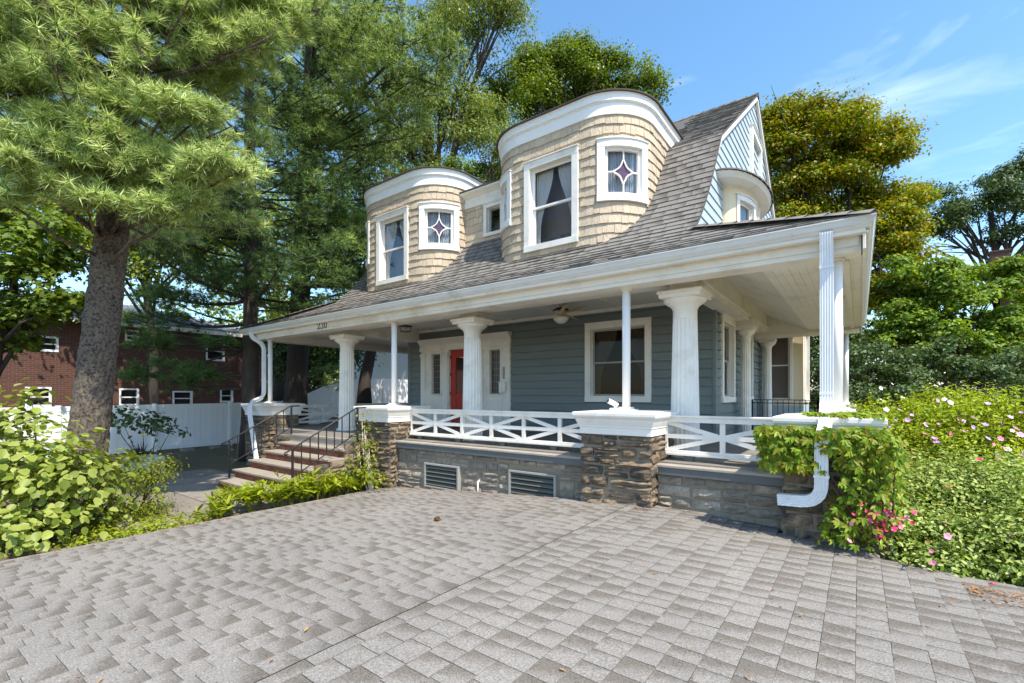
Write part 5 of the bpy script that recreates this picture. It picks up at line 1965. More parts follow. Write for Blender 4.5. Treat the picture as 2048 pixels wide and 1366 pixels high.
for (dx, dy, zz, ln, dr) in ((.9, -.3, 5.2, 3.4, -.02), (1, .1, 6.4, 3.4, -.05), (1, -.4, 10.5, 4.8, .0), (1, -.1, 9.2, 4.6, .0), (.8, -.6, 11.8, 4.4, .0), (1, .2, 11.5, 5.0, -.05), (1, -.4, 7.6, 3.0, 0), (.9, -.5, 13.0, 4.6, .05), (.9, -.3, 4.2, 2.6, -.05), (.3, .4, .6, 2.0, 0), (.9, .3, .3, 2.0, -.05)):
    L.append((zz, cam_az(dx, dy), ln, dr))
M['needle3'] = leafmat("pine_needles_mid", [(.075, .14, .035), (.17, .26, .06), (.42, .50, .14), (.11, .19, .05)], .5, .25)
pine("pine_tree", "broad dark pine behind the left end of the porch roof", (*b0, -1.6), (*b1, 18.5), .42, L, M['needle3'], 13, 26, .26, .021, 'bark_dark', dens=6.5,
     pads=[pxblob(820, 90, 14.5, 90, 50), pxblob(760, 170, 15, 110, 60), pxblob(870, 170, 15, 50, 50), pxblob(700, 80, 15, 100, 60), pxblob(680, 240, 16, 100, 50), pxblob(800, 250, 15.5, 80, 45), pxblob(660, 430, 16, 55, 55), pxblob(690, 500, 16, 40, 60), pxblob(620, 380, 16.5, 70, 60), pxblob(640, 300, 16, 80, 45), pxblob(640, 540, 16, 50, 40), pxblob(900, 110, 14.5, 40, 40)], pad_dens=14)

# ------------------------------------------------------------------ broadleaf trees
tree("shade_tree", "leaning bare lower trunk behind the porch, leafy crown above", "tree", 728, 19.0,
     [pxblob(770, 470, 20, 110, 120), pxblob(850, 400, 22, 120, 90), pxblob(690, 560, 20, 60, 50)], M['l_mid'], 31, 22000, .16, .26, cluster=.24, clump=(22, .3), per=22, topz=10, bark='bark_dark', base_z=-.75)
tree("tall_tree", "tall olive tree with narrow drooping leaves, crown out of frame", "tree", 900, 27,
     [pxblob(930, 60, 27, 110, 120), pxblob(860, 240, 27, 110, 110), pxblob(960, 280, 27, 90, 100), pxblob(1010, 0, 27, 45, 60), pxblob(800, 330, 27, 110, 90), pxblob(700, 130, 27, 120, 110), pxblob(900, -80, 27, 140, 80), pxblob(620, 280, 27, 110, 100)],
     M['l_willow'], 32, 80000, .22, .45, shape='diamond', aspect=.36, cluster=.34, droop=1.0, per=24, clump=(34, .30), shell=(.35, 1.0))
tree("round_tree", "rounded dense green tree rising behind the right bay", "tree", 1160, 32,
     [pxblob(1130, 190, 32, 110, 95), pxblob(1220, 210, 32, 90, 80), pxblob(1050, 240, 32, 90, 110), pxblob(1290, 190, 32, 42, 60), pxblob(1150, 120, 32, 60, 55), pxblob(1080, 150, 32, 60, 60), pxblob(1010, 380, 32, 90, 80), pxblob(1225, 150, 32, 50, 45)],
     M['l_mid'], 33, 60000, .20, .45, cluster=.30, per=24, clump=(24, .30), shell=(.4, 1.0))
tree("golden_maple", "golden green maple turning orange behind the gable", "tree", 1660, 25,
     [pxblob(1600, 270, 25, 95, 75), pxblob(1690, 330, 25, 110, 85), pxblob(1760, 310, 25, 62, 60), pxblob(1640, 400, 25, 120, 80), pxblob(1760, 420, 25, 75, 75), pxblob(1690, 250, 25, 55, 45), pxblob(1560, 330, 25, 60, 90), pxblob(1770, 520, 25, 65, 70), pxblob(1620, 500, 25, 130, 80), pxblob(1740, 610, 25, 80, 70), pxblob(1800, 460, 25, 40, 60), pxblob(1790, 600, 25, 50, 60), pxblob(1830, 400, 25.5, 25, 30), pxblob(1700, 700, 25, 60, 50), pxblob(1660, 620, 25, 90, 70), pxblob(1570, 235, 25, 45, 35)],
     M['l_gold'], 34, 110000, .19, .4, cluster=.26, flat=.45, per=24, clump=(34, .32), shell=(.4, 1.0))
tree("far_oak", "dark green spreading oak far behind at right edge", "tree", 2040, 46,
     [pxblob(1960, 420, 46, 75, 65), pxblob(2030, 370, 46, 70, 65), pxblob(1900, 450, 46, 45, 45), pxblob(2090, 420, 46, 80, 90), pxblob(1860, 410, 50, 35, 45), pxblob(2030, 470, 46, 60, 30), pxblob(1850, 480, 48, 50, 50), pxblob(2160, 380, 46, 80, 100)],
     M['l_dark'], 35, 36000, .30, .55, cluster=.42, clump=(16, .34), shell=(.4, 1.0))
tree("young_maple", "fresh green young maple between golden maple and brick house", "tree", 1900, 22,
     [pxblob(1880, 620, 22, 100, 90), pxblob(1960, 580, 22, 80, 70), pxblob(1830, 560, 22, 70, 60), pxblob(1990, 680, 22, 90, 60), pxblob(1800, 690, 22, 90, 70), pxblob(1900, 700, 22, 110, 60), pxblob(2060, 660, 22, 80, 80)],
     M['l_fresh'], 36, 46000, .16, .2, shape='leaf', aspect=.8, cluster=.16, per=22, clump=(22, .27), shell=(.4, 1.05))
tree("understory_tree", "shaded bushy green tree low behind the hibiscus hedge", "tree", 1780, 17,
     [pxblob(1760, 760, 17, 90, 60), pxblob(1870, 740, 17, 100, 50), pxblob(1700, 740, 17, 60, 70), pxblob(1980, 760, 17, 110, 50), pxblob(1620, 760, 19, 70, 70), pxblob(1650, 690, 20, 60, 50), pxblob(2090, 740, 17, 90, 70), pxblob(1800, 800, 15, 80, 30), pxblob(1930, 815, 15, 90, 25), pxblob(2060, 800, 15, 90, 35), pxblob(1690, 810, 16, 60, 40)],
     M['l_dark'], 37, 30000, .13, .12, shape='leaf', aspect=.7, cluster=.14, per=20, clump=(20, .30), shell=(.4, 1.0))
tree("left_maple", "dark green maple with hanging branches at left edge", "tree", -60, 13,
     [pxblob(20, 560, 13, 110, 70), pxblob(80, 500, 13, 90, 60), pxblob(-60, 480, 13, 120, 90), pxblob(60, 630, 13, 80, 40), pxblob(-20, 680, 13, 80, 40), pxblob(110, 610, 13, 40, 30), pxblob(30, 450, 14, 110, 40)],
     M['l_mid'], 38, 9000, .17, .2, shape='maple', aspect=1.0, cluster=.26, per=18, clump=(14, .35))
tree("yellow_green_tree", "sunlit yellow green tree between white fence and brick building", "tree", 318, 19.6,
     [pxblob(330, 500, 20, 90, 60), pxblob(420, 470, 20, 80, 60), pxblob(260, 540, 19.5, 60, 45), pxblob(360, 400, 20, 90, 60), pxblob(200, 470, 19, 80, 60), pxblob(100, 420, 18, 100, 70), pxblob(300, 330, 20, 110, 60)],
     M['l_light'], 39, 20000, .19, .2, cluster=.5)
tree("yellow_green_tree", "yellow green tree crown showing behind the two dark pines", "tree", 560, 36,
     [pxblob(480, 560, 36, 120, 90), pxblob(600, 480, 38, 130, 120), pxblob(420, 430, 38, 120, 80), pxblob(700, 520, 38, 100, 130), pxblob(540, 660, 34, 80, 60)],
     M['l_light'], 41, 20000, .30, .5, cluster=.8)
tree("understory_tree", "dark bushy tree beyond the fence behind left porch rail", "tree", 600, 24,
     [pxblob(590, 730, 24, 60, 50), pxblob(650, 755, 24, 55, 40), pxblob(560, 690, 24, 50, 40), pxblob(690, 720, 24, 40, 40), pxblob(620, 680, 24, 60, 30)],
     M['l_dark'], 42, 9000, .18, .12, shape='leaf', aspect=.7, cluster=.4)
tree("yellow_green_tree", "bright leafy tree behind white fence, seen left of the fluted column", "tree", 640, 30,
     [pxblob(640, 700, 30, 60, 45), pxblob(600, 640, 30, 70, 40), pxblob(690, 640, 31, 60, 60)],
     M['l_light'], 40, 5000, .26, .3, cluster=.6)

# thicket that closes the gaps at eye level on both sides
for (nm_, sd_, x0_, x1_, Y0_, top_) in (("thicket", 52, 1530, 2350, 30, 690), ("thicket", 53, 380, 760, 46, 690)):
    g = G(sd_); bl = []
    for px_ in range(x0_, x1_, 60):
        bl.append(pxblob(px_ + g.uniform(-15, 15), 745 + g.uniform(-25, 10), Y0_ + g.uniform(-2, 2), 48, 62))
        bl.append(pxblob(px_ + g.uniform(-15, 15), 800, Y0_ + g.uniform(-2, 2), 48, 45))
    A = blob_leaves(bl, sd_, 30000, .22 if Y0_ < 40 else .34, 'leaf', .7, .35 if Y0_ < 40 else .5, 20, shell=(.2, 1.0))
    o = link(nm_, leaf_mesh(nm_, *A, 'leaf'), M['l_dark'])
    tag(o, "dark green thicket closing the view behind the %s" % ("flowering hedge at right" if sd_ == 52 else "left porch rail and fence"), "thicket", None, "stuff")

# distant wood that closes the view
g = G(50)
bl = []
for px_ in range(-500, 2600, 90):
    Y = g.uniform(62, 75)
    bl.append(pxblob(px_ + g.uniform(-20, 20), 700 + g.uniform(-30, 15), Y, 75, g.uniform(70, 110)))
A = blob_leaves(bl, 51, 16000, .75, 'diamond', .7, 1.6, 22)
o = link("distant_trees", leaf_mesh("distant_trees", *A, 'diamond'), M['l_mid'])
tag(o, "distant belt of green trees beyond the garden", "trees", None, "stuff")

# ------------------------------------------------------------------ white vinyl fence along the left boundary
FEN = empty("fence", (-19.0, 6, GZ))
tag(FEN, "white vinyl privacy fence along the left boundary, stepping uphill", "fence")
def ftop(y):
    return -0.36 + .06 * smooth(0, 9, y) + .30 * smooth(9.5, 11.5, y) + .80 * smooth(11.4, 12.7, y)
fx = -19.0
y = -4.0
while y < 22:
    y2 = y + 2.35
    z0a, z0b = ftop(y), ftop(y2)
    lift = 1.52
    p = MB()
    nb = 12
    for i in range(nb):
        a, b = lerp(y + .06, y2 - .06, i / nb) + .003, lerp(y + .06, y2 - .06, (i + 1) / nb) - .003
        za, zb = lerp(z0a, z0b, i / nb), lerp(z0a, z0b, (i + 1) / nb)
        p.hexa([(fx - .012, a, za - lift), (fx + .012, a, za - lift), (fx + .012, b, zb - lift), (fx - .012, b, zb - lift),
                (fx - .012, a, za - .1), (fx + .012, a, za - .1), (fx + .012, b, zb - .1), (fx - .012, b, zb - .1)])
    pn = p.build("panel", M['fence'], FEN)
    for (o1, o2) in ((-.14, 0.0), (-lift - .02, -lift + .12)):
        q = MB(); q.hexa([(fx - .026, y + .05, z0a + o1), (fx + .026, y + .05, z0a + o1), (fx + .026, y2 - .05, z0b + o1), (fx - .026, y2 - .05, z0b + o1),
                          (fx - .026, y + .05, z0a + o2), (fx + .026, y + .05, z0a + o2), (fx + .026, y2 - .05, z0b + o2), (fx - .026, y2 - .05, z0b + o2)])
        q.build("fence_rail", M['fence'], pn)
    ps = MB().box(fx - .062, fx + .062, y - .062, y + .062, z0a - 2.4, z0a + .03).build("fence_post", M['fence'], FEN, bevel=.005)
    if y < 3:
        MB().lathe((fx, y, z0a + .03), [(.10, 0), (.10, .025), (.075, .03), (.07, .06), (.01, .10)], 4).build("post_cap", M['fence'], ps)
    y = y2
# blocks and timber beneath the fence
for (px_, py_, Y, l) in ((375, 905, 15.8, .35), (432, 899, 16.6, .35)):
    x, yy = at(px_, Y)
    o = MB().box(x - .15, x + .15, yy - l / 2, yy + l / 2, GZ, -1.82).build("concrete_block", M['ashlar'], None, bevel=.01)
    tag(o, "grey block under the white fence, %s the dark pine" % ("left of" if px_ < 400 else "next to"), "block", "blocks under the fence")
x, yy = at(290, 13.6)
o = MB().box(x - 1.0, x + 1.0, yy - .12, yy + .12, GZ + .05, -1.66).build("timber_sleeper", M['bark_dark'], None, bevel=.02)
tag(o, "dark timber sleeper lying behind the pale blue planter", "timber")

# planter with a spiky plant
x, yy = at(284, 12.0)
P_ = empty("planter", (x, yy, GZ))
tag(P_, "pale blue slatted planter box with small spiky plant by fence", "planter")
M['paleblue'] = paint("pale_blue_paint", (0.42, 0.52, 0.60), .5, .06, 3)
for i in range(7):
    for (sx, sy) in ((1, 0), (0, -1)):
        t = -.33 + i * .11
        if sy: b = MB().box(x + t - .05, x + t + .05, yy - .36, yy - .33, GZ + .02, GZ + .42)
        else: b = MB().box(x + .34, x + .37, yy + t - .05, yy + t + .05, GZ + .02, GZ + .42)
        b.build("slat", M['paleblue'], P_)
MB().box(x - .39, x + .40, yy - .39, yy + .38, GZ + .42, GZ + .46).build("rim", M['paleblue'], P_, bevel=.005)
g = G(61); n = 40
A = (np.tile(np.array([[x, yy, GZ + .45]]), (n, 1)), g.normal(size=(n, 3)), norm(g.normal(size=(n, 3)) * .6 + UP), g.uniform(.25, .5, n), np.full(n, .03))
link("spiky_plant", leaf_mesh("spiky", *A, 'diamond'), M['bark_dark'], P_)

# ------------------------------------------------------------------ brick building beyond the fence
BX = -26.5
M['brickwall'], t_, b_ = new_mat("red_brick_wall")
tcn = N(t_, "ShaderNodeTexCoord"); sp = N(t_, "ShaderNodeSeparateXYZ"); cb = N(t_, "ShaderNodeCombineXYZ")
t_.links.new(tcn.outputs['Object'], sp.inputs[0])
ad = N(t_, "ShaderNodeMath", operation='ADD'); t_.links.new(sp.outputs[0], ad.inputs[0]); t_.links.new(sp.outputs[1], ad.inputs[1])
t_.links.new(ad.outputs[0], cb.inputs[0]); t_.links.new(sp.outputs[2], cb.inputs[1])
br = N(t_, "ShaderNodeTexBrick")
br.inputs['Scale'].default_value = 1.0
br.inputs['Brick Width'].default_value = .22; br.inputs['Row Height'].default_value = .078
br.inputs['Mortar Size'].default_value = .007
br.inputs['Color1'].default_value = (.115, .038, .025, 1); br.inputs['Color2'].default_value = (.075, .027, .019, 1); br.inputs['Mortar'].default_value = (.13, .105, .085, 1)
t_.links.new(cb.outputs[0], br.inputs['Vector']); t_.links.new(br.outputs['Color'], b_.inputs['Base Color'])
bpn = N(t_, "ShaderNodeBump", Strength=.6, Distance=.01); bpn.invert = True
t_.links.new(br.outputs['Fac'], bpn.inputs['Height']); t_.links.new(bpn.outputs[0], b_.inputs['Normal'])
b_.inputs['Roughness'].default_value = .9
BB = empty("brick_building", (BX, 6, GZ))
tag(BB, "two storey red brick building with low grey roof behind fence", "building")
FB = plane_map(BX, 0, 0, 1, 1, 0)
def ub(px_):          # y on the facade for a picture column
    r_ = (px_ - 1024) / 933; Y = BX / (CY * r_ - SY); return (SY * r_ + CY) * Y, Y
wins = []
for (p0, p1, t0, t1) in ((58, 117, 672, 703), (250, 278, 660, 683), (412, 449, 683, 722), (50, 103, 774, 814), (238, 278, 777, 812), (345, 385, 782, 812), (440, 466, 778, 805)):
    a, Ya = ub(p0); b, Yb = ub(p1); Ym = (Ya + Yb) / 2
    wins.append((a, b, zat(t1, Ym), zat(t0, Ym)))
by1 = ub(522)[0]
wall = MB()
for (a, b, p, q) in rects_minus(-14, by1, GZ - .5, 3.22, wins): cbox(wall, FB, a, b, -.25, 0, p, q)
wall.box(BX - 9, BX - .25, by1 - .25, by1, GZ - .5, 3.22)
wall.build("wall", M['brickwall'], BB)
for (a, b, p, q) in wins:
    f = MB()
    for r_ in ((a, b, q - .07, q), (a, b, p, p + .09)): cbox(f, FB, r_[0], r_[1], -.12, .03, r_[2], r_[3])
    for r_ in ((a, a + .07), (b - .07, b)): cbox(f, FB, r_[0], r_[1], -.12, .03, p + .09, q - .07)
    cbox(f, FB, a + .07, b - .07, -.10, -.03, (p + q) / 2 - .025, (p + q) / 2 + .025)
    fr_ = f.build("window", M['fence'], BB)
    f = MB(); cbox(f, FB, a + .05, b - .05, -.09, -.08, p + .05, q - .05); f.build("pane", M['glass'], fr_)
    f = MB(); cbox(f, FB, a, b, -.24, -.2, p, q); f.build("backing", M['dark'], fr_)
mb = MB()
mb.box(BX, BX + .55, -14.3, by1 + .4, 3.10, 3.14); mb.box(BX + .55, BX + .62, -14.3, by1 + .4, 3.02, 3.26)
mb.build("eave", M['soffit'], BB)
mb = MB()
mb.add([(BX + .65, -14.4, 3.27), (BX + .65, by1 + .5, 3.27), (BX - 4.5, by1 - 4.2, 4.75), (BX - 4.5, -14.4, 4.75), (BX - 9.6, by1 + .5, 3.27), (BX - 9.6, -14.4, 3.27)],
       [(0, 1, 2, 3), (1, 4, 2), (3, 2, 4, 5)])
M['bluegrey'] = paint("grey_roof", (.16, .17, .19), .9, .12, 6, .3, 40)
ro = mb.build("roof", M['bluegrey'], BB)
so = ro.modifiers.new("t", 'SOLIDIFY'); so.thickness = .05; so.offset = -1

# white sided house glimpsed beyond the back fence
x, yy = at(790, 33)
WH = empty("white_house", (x, yy, -1))
tag(WH, "white sided house wall glimpsed beyond fence through the porch", "house")
M['whiteside'] = paint("white_siding", (.72, .75, .80), .5, .03)
mb = MB()
for k in range(34):
    z = -1 + k * .14
    mb.hexa([(x - 7, yy, z), (x + 7, yy, z), (x + 7, yy + .05, z), (x - 7, yy + .05, z), (x - 7, yy + .02, z + .14), (x + 7, yy + .02, z + .14), (x + 7, yy + .05, z + .14), (x - 7, yy + .05, z + .14)])
o = mb.build("siding", M['whiteside'], WH)
mb = MB(); mb.box(x - 7, x + 7, yy + .051, yy + 6, -1.5, 3.76); mb.build("wall", M['whiteside'], WH)
mb = MB(); mb.add([(x - 7.4, yy - .4, 3.7), (x + 7.4, yy - .4, 3.7), (x + 7.4, yy + 3, 5.6), (x - 7.4, yy + 3, 5.6), (x + 7.4, yy + 6.4, 3.7), (x - 7.4, yy + 6.4, 3.7)], [(0, 1, 2, 3), (3, 2, 4, 5), (1, 4, 2), (0, 3, 5)])
mb.build("roof", M['bluegrey'], WH)

# brick house at the right edge
x, yy = at(2095, 34)
RH = empty("brick_house", (x, yy, -2))
tag(RH, "brick house with dark grey roof and chimney at right edge", "house")
FH = lambda u, d, z: (x + CY * u - SY * d * -1 * -1, yy - SY * u - CY * d, z)
def hp(px_, py_, Y): return at3(px_, py_, Y)
mb = MB()
c = [hp(2000, 800, 34), hp(2240, 800, 32), hp(2260, 800, 44), hp(2020, 800, 46)]
zt = zat(560, 34)
mb.hexa([(p[0], p[1], -2.5) for p in c] + [(p[0], p[1], zt) for p in c])
mb.build("wall", M['brickwall'], RH)
mb = MB()
e = [hp(1972, 0, 33.2), hp(2270, 0, 31.2), hp(2290, 0, 45), hp(1990, 0, 47)]
m0, m1 = hp(1985, 0, 40), hp(2280, 0, 38)
zr = zat(508, 38)
ze = zat(566, 33.5)
mb.add([(e[0][0], e[0][1], ze), (e[1][0], e[1][1], ze), (e[2][0], e[2][1], ze), (e[3][0], e[3][1], ze), (m0[0], m0[1], zr), (m1[0], m1[1], zr)], [(0, 1, 5, 4), (2, 3, 4, 5), (1, 2, 5), (3, 0, 4)])
ro = mb.build("roof", M['bluegrey'], RH)
so = ro.modifiers.new("t", 'SOLIDIFY'); so.thickness = .25; so.offset = -1
mb = MB(); cx_, cy_, _ = hp(1999, 0, 39)
mb.box(cx_ - .55, cx_ + .55, cy_ - .4, cy_ + .4, zr - 1.2, zr + .42); mb.box(cx_ - .62, cx_ + .62, cy_ - .47, cy_ + .47, zr + .42, zr + .55)
mb.build("chimney", M['brickwall'], ro)
w0, w1 = hp(2030, 0, 33.6), hp(2060, 0, 33.35)
mb = MB(); mb.bar((w0[0], w0[1], zat(640, 33.4)), (w1[0], w1[1], zat(640, 33.4)), .25, 1.6); mb.build("window", M['fence'], RH)

# power line
mb = MB()
pts = []
for k in range(13):
    px_ = -60 + k * 52
    pts.append(at3(px_, 584 + 6 * math.sin(k / 12 * math.pi), 22))
o = mb.tube(pts, .018, 5).build("power_line", M['num'])
tag(o, "thin black power line crossing in front of brick building roof", "cable")

# ------------------------------------------------------------------ shrubs and flowers
def shrub(name, label, cat, x, y, z, blobs, mat, seed, n, size, shape, aspect, cluster, per=20, single=0, group=None, stems=14, **kw):
    r = empty(name, (x, y, z))
    tag(r, label, cat, group)
    g = G(seed + 7)
    A = blob_leaves(blobs, seed, n, size, shape, aspect, cluster, per, **kw)
    mb = MB()
    for k in range(stems):
        b = blobs[k % len(blobs)]
        e = b[0] + norm(g.normal(size=(1, 3)))[0] * b[1] * .75
        mid = (e[0] * .6 + x * .4, e[1] * .6 + y * .4, lerp(z, e[2], .55))
        mb.tube([(x + g.normal() * .08, y + g.normal() * .08, z - .03), mid, tuple(e)], [.018, .012, .004], 5)
    mb.build("stem", M['twig'], r)
    if single:
        P, Nn, D, L, Wd = A
        cam_d_ = np.linalg.norm(P, axis=1)
        cenr = np.mean([b[0] for b in blobs], axis=0)
        # the leaves nearest to the viewer and on top are the ones told apart
        score = cam_d_ - .3 * (P[:, 2] - cenr[2])
        idx = np.argsort(score)[: single * 2]
        idx = g.choice(idx, single, replace=False)
        mask = np.ones(len(P), bool); mask[idx] = False
        base = leaf_mesh("leaf", np.zeros((1, 3)), np.array([[0, 0, 1.0]]), np.array([[1.0, 0, 0]]), np.ones(1), np.array([aspect]), shape)
        base.materials.append(mat)
        nn_ = norm(Nn); dd_ = norm(D - nn_ * np.sum(D * nn_, axis=1)[:, None]); ss_ = np.cross(nn_, dd_)
        for i in idx:
            o = bpy.data.objects.new("leaf", base)
            COL.objects.link(o)
            par(o, r)
            m3 = Matrix((dd_[i], ss_[i], nn_[i])).transposed().to_4x4()
            o.matrix_basis = Matrix.Translation(P[i]) @ m3 @ Matrix.Scale(float(L[i]), 4)
        A = tuple(a[mask] for a in A)
    o = link("foliage", leaf_mesh("foliage", *A, shape), mat, r)
    o["kind"] = "stuff"
    return r
def B(x, y, z, rx, ry, rz): return (np.array([x, y, z]), np.array([rx, ry, rz]))

def cane_leaves(g, cx, cy, z0, rx, ry, n, h0, h1, arch, per, size, aspect, mb=None, lift=.5):
    """leaves set along many separate shoots that rise from a wide base"""
    P, D, Nn, L = [], [], [], []
    for k in range(n):
        a = g.uniform(0, 6.283); q = math.sqrt(g.uniform())
        bx_, by_ = cx + math.cos(a) * rx * q, cy + math.sin(a) * ry * q
        h = g.uniform(h0, h1) * (1.05 - .3 * q * q)
        o = np.array([math.cos(a) * q + g.normal() * .35, math.sin(a) * q + g.normal() * .35, 0]) * arch * h
        u = g.uniform(.28, 1.0, per)
        c = np.array([bx_, by_, z0]) + o * (u ** 1.6)[:, None] + np.array([0, 0, 1.0]) * (h * (u - (.22 * arch) * u ** 3))[:, None]
        b = g.uniform(0, 6.283, per)
        P.append(c); D.append(np.stack([np.cos(b), np.sin(b), g.uniform(-.1, lift * 2, per)], 1))
        Nn.append(np.array([0, 0, 1.0]) + g.normal(size=(per, 3)) * .5); L.append(size * g.uniform(.55, 1.25, per) * (1.15 - .45 * u))
        if mb is not None:
            e = [(u_, np.array([bx_, by_, z0]) + o * u_ ** 1.6 + np.array([0, 0, 1.0]) * h * (u_ - (.22 * arch) * u_ ** 3)) for u_ in (0, .4, .75, 1.0)]
            mb.tube([tuple(x[1]) for x in e], [.010, .008, .005, .002], 4, False)
    P, D, Nn, L = map(np.concatenate, (P, D, Nn, L))
    return P, Nn, D, L, L * aspect

# large lime shrub at the left edge of the roof, smaller-leaved neighbour
sx, sy = at(95, 6.7)
shrub("broadleaf_shrub", "large lime green round-leaved shrub overhanging left edge of garage roof", "shrub", sx, sy, GZ,
      [pxblob(60, 960, 6.6, 110, 110), pxblob(150, 960, 6.9, 90, 90), pxblob(-60, 960, 6.4, 130, 120), pxblob(30, 1060, 6.2, 90, 60), pxblob(110, 1050, 6.6, 80, 55), pxblob(40, 860, 6.9, 60, 50), pxblob(45, 800, 7.0, 18, 32), pxblob(-90, 1070, 6.0, 100, 60), pxblob(200, 1000, 7.2, 45, 60)],
      M['l_shrub'], 71, 3600, .115, 'round', .80, .16, per=12, single=260, shell=(.35, 1.0), droop=.55, upb=.75, outb=.75)
sx, sy = at(262, 7.9)
shrub("small_leaf_shrub", "fine-leaved yellow green shrub between large shrub and path", "shrub", sx, sy, GZ,
      [pxblob(250, 980, 7.8, 70, 75), pxblob(300, 960, 8.0, 42, 45), pxblob(220, 1040, 7.5, 70, 40), pxblob(300, 1030, 7.8, 40, 45), pxblob(325, 930, 8.1, 20, 20)],
      M['l_shrub2'], 72, 7000, .045, 'diamond', .6, .10, per=16, shell=(.3, 1.0))
# sparse maple sapling sprays by the fence
sx, sy = at(300, 12.6)
shrub("sapling", "thin dark green sapling branch in front of the white fence", "shrub", sx - .3, sy, GZ,
      [pxblob(285, 845, 12.6, 60, 18), pxblob(330, 862, 12.6, 35, 20), pxblob(240, 828, 12.6, 40, 14)], M['l_dark'], 73, 420, .13, 'leaf', .75, .16, per=12, stems=5)

# lance-leaved perennials along the roof edge, each a plant of its own
ORD = ['first', 'second', 'third', 'fourth', 'fifth', 'sixth', 'seventh', 'eighth', 'ninth', 'tenth', 'eleventh', 'twelfth', 'thirteenth', 'fourteenth', 'fifteenth', 'sixteenth', 'seventeenth', 'eighteenth', 'nineteenth', 'twentieth', 'twenty-first', 'twenty-second']
g = G(80)
spots = []
for k in range(22):
    t = k / 21
    yy_ = lerp(3.2, 6.15, t) + g.uniform(-.08, .08)
    spots.append(((-8.33 - g.uniform(0, .08)) if yy_ > 4.15 else (-8.35 - g.uniform(0, .5)), yy_, g.uniform(.34, .52) * lerp(.8, 1.1, math.sin(t * math.pi))))
for k, (x, y, h) in enumerate(spots):
    n = 70
    r = empty("perennial", (x, y, GZ))
    pos = "first" if k == 0 else None
    tag(r, "bright lance-leaved perennial beside the roof edge, %s in the row counted from the pier" % ORD[len(spots) - 1 - k], "plant", "perennials along the roof edge")
    st = g.integers(5, 8)
    P, D, Nn, L = [], [], [], []
    for s_ in range(st + 3):
        a = g.uniform(0, 6.28); le = g.uniform(.05, .34)
        tip = np.array([x + math.cos(a) * le, y + math.sin(a) * le, GZ + h * g.uniform(.7, 1.15)])
        for q in range(11):
            u = g.uniform(.35, 1.0)
            p = np.array([x, y, GZ]) * (1 - u) + tip * u
            b = g.uniform(0, 6.28)
            d = np.array([math.cos(b), math.sin(b), g.uniform(.0, .7)])
            P.append(p); D.append(d); Nn.append(UP + g.normal(size=3) * .35 - .4 * d); L.append(g.uniform(.10, .21))
    P, D, Nn, L = map(np.array, (P, D, Nn, L))
    o = link("foliage", leaf_mesh("foliage", P, Nn, D, L, L * .27, 'leaf'), M['l_hosta'], r); o["kind"] = "stuff"
    mb = MB()
    for s_ in range(4): mb.tube([(x, y, GZ - .02), (x + g.normal() * .08, y + g.normal() * .08, GZ + h * .8)], [.008, .004], 5)
    mb.build("stem", M['l_shrub2'], r)
# low ground cover
A = blob_leaves([B(-8.75, 2.7, GZ, .35, .8, .12), B(-9.2, 2.2, GZ, .45, .6, .10), B(-8.6, 1.9, GZ, .3, .5, .10)], 83, 2600, .05, 'diamond', .7, .06, 12)
o = link("ground_cover", leaf_mesh("ground_cover", *A, 'diamond'), M['l_hosta'])
tag(o, "low bright green ground cover beside the roof edge", "ground cover", None, "stuff")
# climbing rose against the second pier
cx_, cy_ = -8.35, 5.95
r = shrub("climbing_rose", "straggly climbing rose on bare canes against the pier by the steps", "shrub", cx_, cy_, GZ,
          [B(cx_ - .05, cy_ - .1, -1.5, .55, .25, .35), B(cx_ + .1, cy_ + .05, -1.1, .35, .2, .3), B(cx_ - .05, cy_ + .1, -.7, .12, .1, .35), B(cx_ + .3, cy_, -1.7, .4, .25, .2)],
          M['l_shrub2'], 84, 620, .075, 'leaf', .65, .09, per=8, stems=0)
mb = MB()
for (dx, dz) in ((-.1, 1.55), (.05, 1.35), (.12, 1.2), (.3, .95), (-.25, .9), (.2, 1.1)):
    mb.tube([(cx_ + .25 + dx * .3, cy_ + .05, GZ), (cx_ + .15 + dx * .6, cy_ - .02, GZ + dz * .5), (cx_ + dx * .6, cy_ + .05, GZ + dz)], [.016, .012, .006], 5)
mb.build("cane", M['beige'], r)

# creeper on the right corner pier: five-fingered leaves
g = G(90)
mb = MB()
V = leaf_mesh("five_leaf", np.zeros((5, 3)), np.tile(np.array([[0, 0, 1.0]]), (5, 1)) + np.array([[0, 0, 0], [.1, .2, 0], [.1, -.2, 0], [-.1, .3, 0], [-.1, -.3, 0]]),
              np.array([[1, 0, -.3], [.75, .65, -.3], [.75, -.65, -.3], [.15, 1, -.3], [.15, -1, -.3]], float), np.array([1.0, .92, .92, .7, .7]), np.array([.40, .38, .38, .3, .3]), 'leaf')
V.materials.append(M['l_vine'])
CR = empty("creeper", (-0.2, 6.15, -1.6))
tag(CR, "yellow green five-leaved creeper hanging over the right corner pier", "vine")
cnt = 0
rest_o = []
def creeper_leaf(p, out, s):
    global cnt
    o = bpy.data.objects.new("leaf", V); COL.objects.link(o); par(o, CR)
    nn_ = Vector(out) + Vector((g.normal() * .35, g.normal() * .35, .45 + g.normal() * .3)); nn_.normalize()
    d = Vector((g.normal() * .5 + out[0] * .4, g.normal() * .5 + out[1] * .4, -1.0)); d = (d - nn_ * d.dot(nn_)).normalized()
    s_ = nn_.cross(d)
    m3 = Matrix((d, s_, nn_)).transposed().to_4x4()
    o.matrix_basis = Matrix.Translation(p) @ m3 @ Matrix.Scale(s, 4)
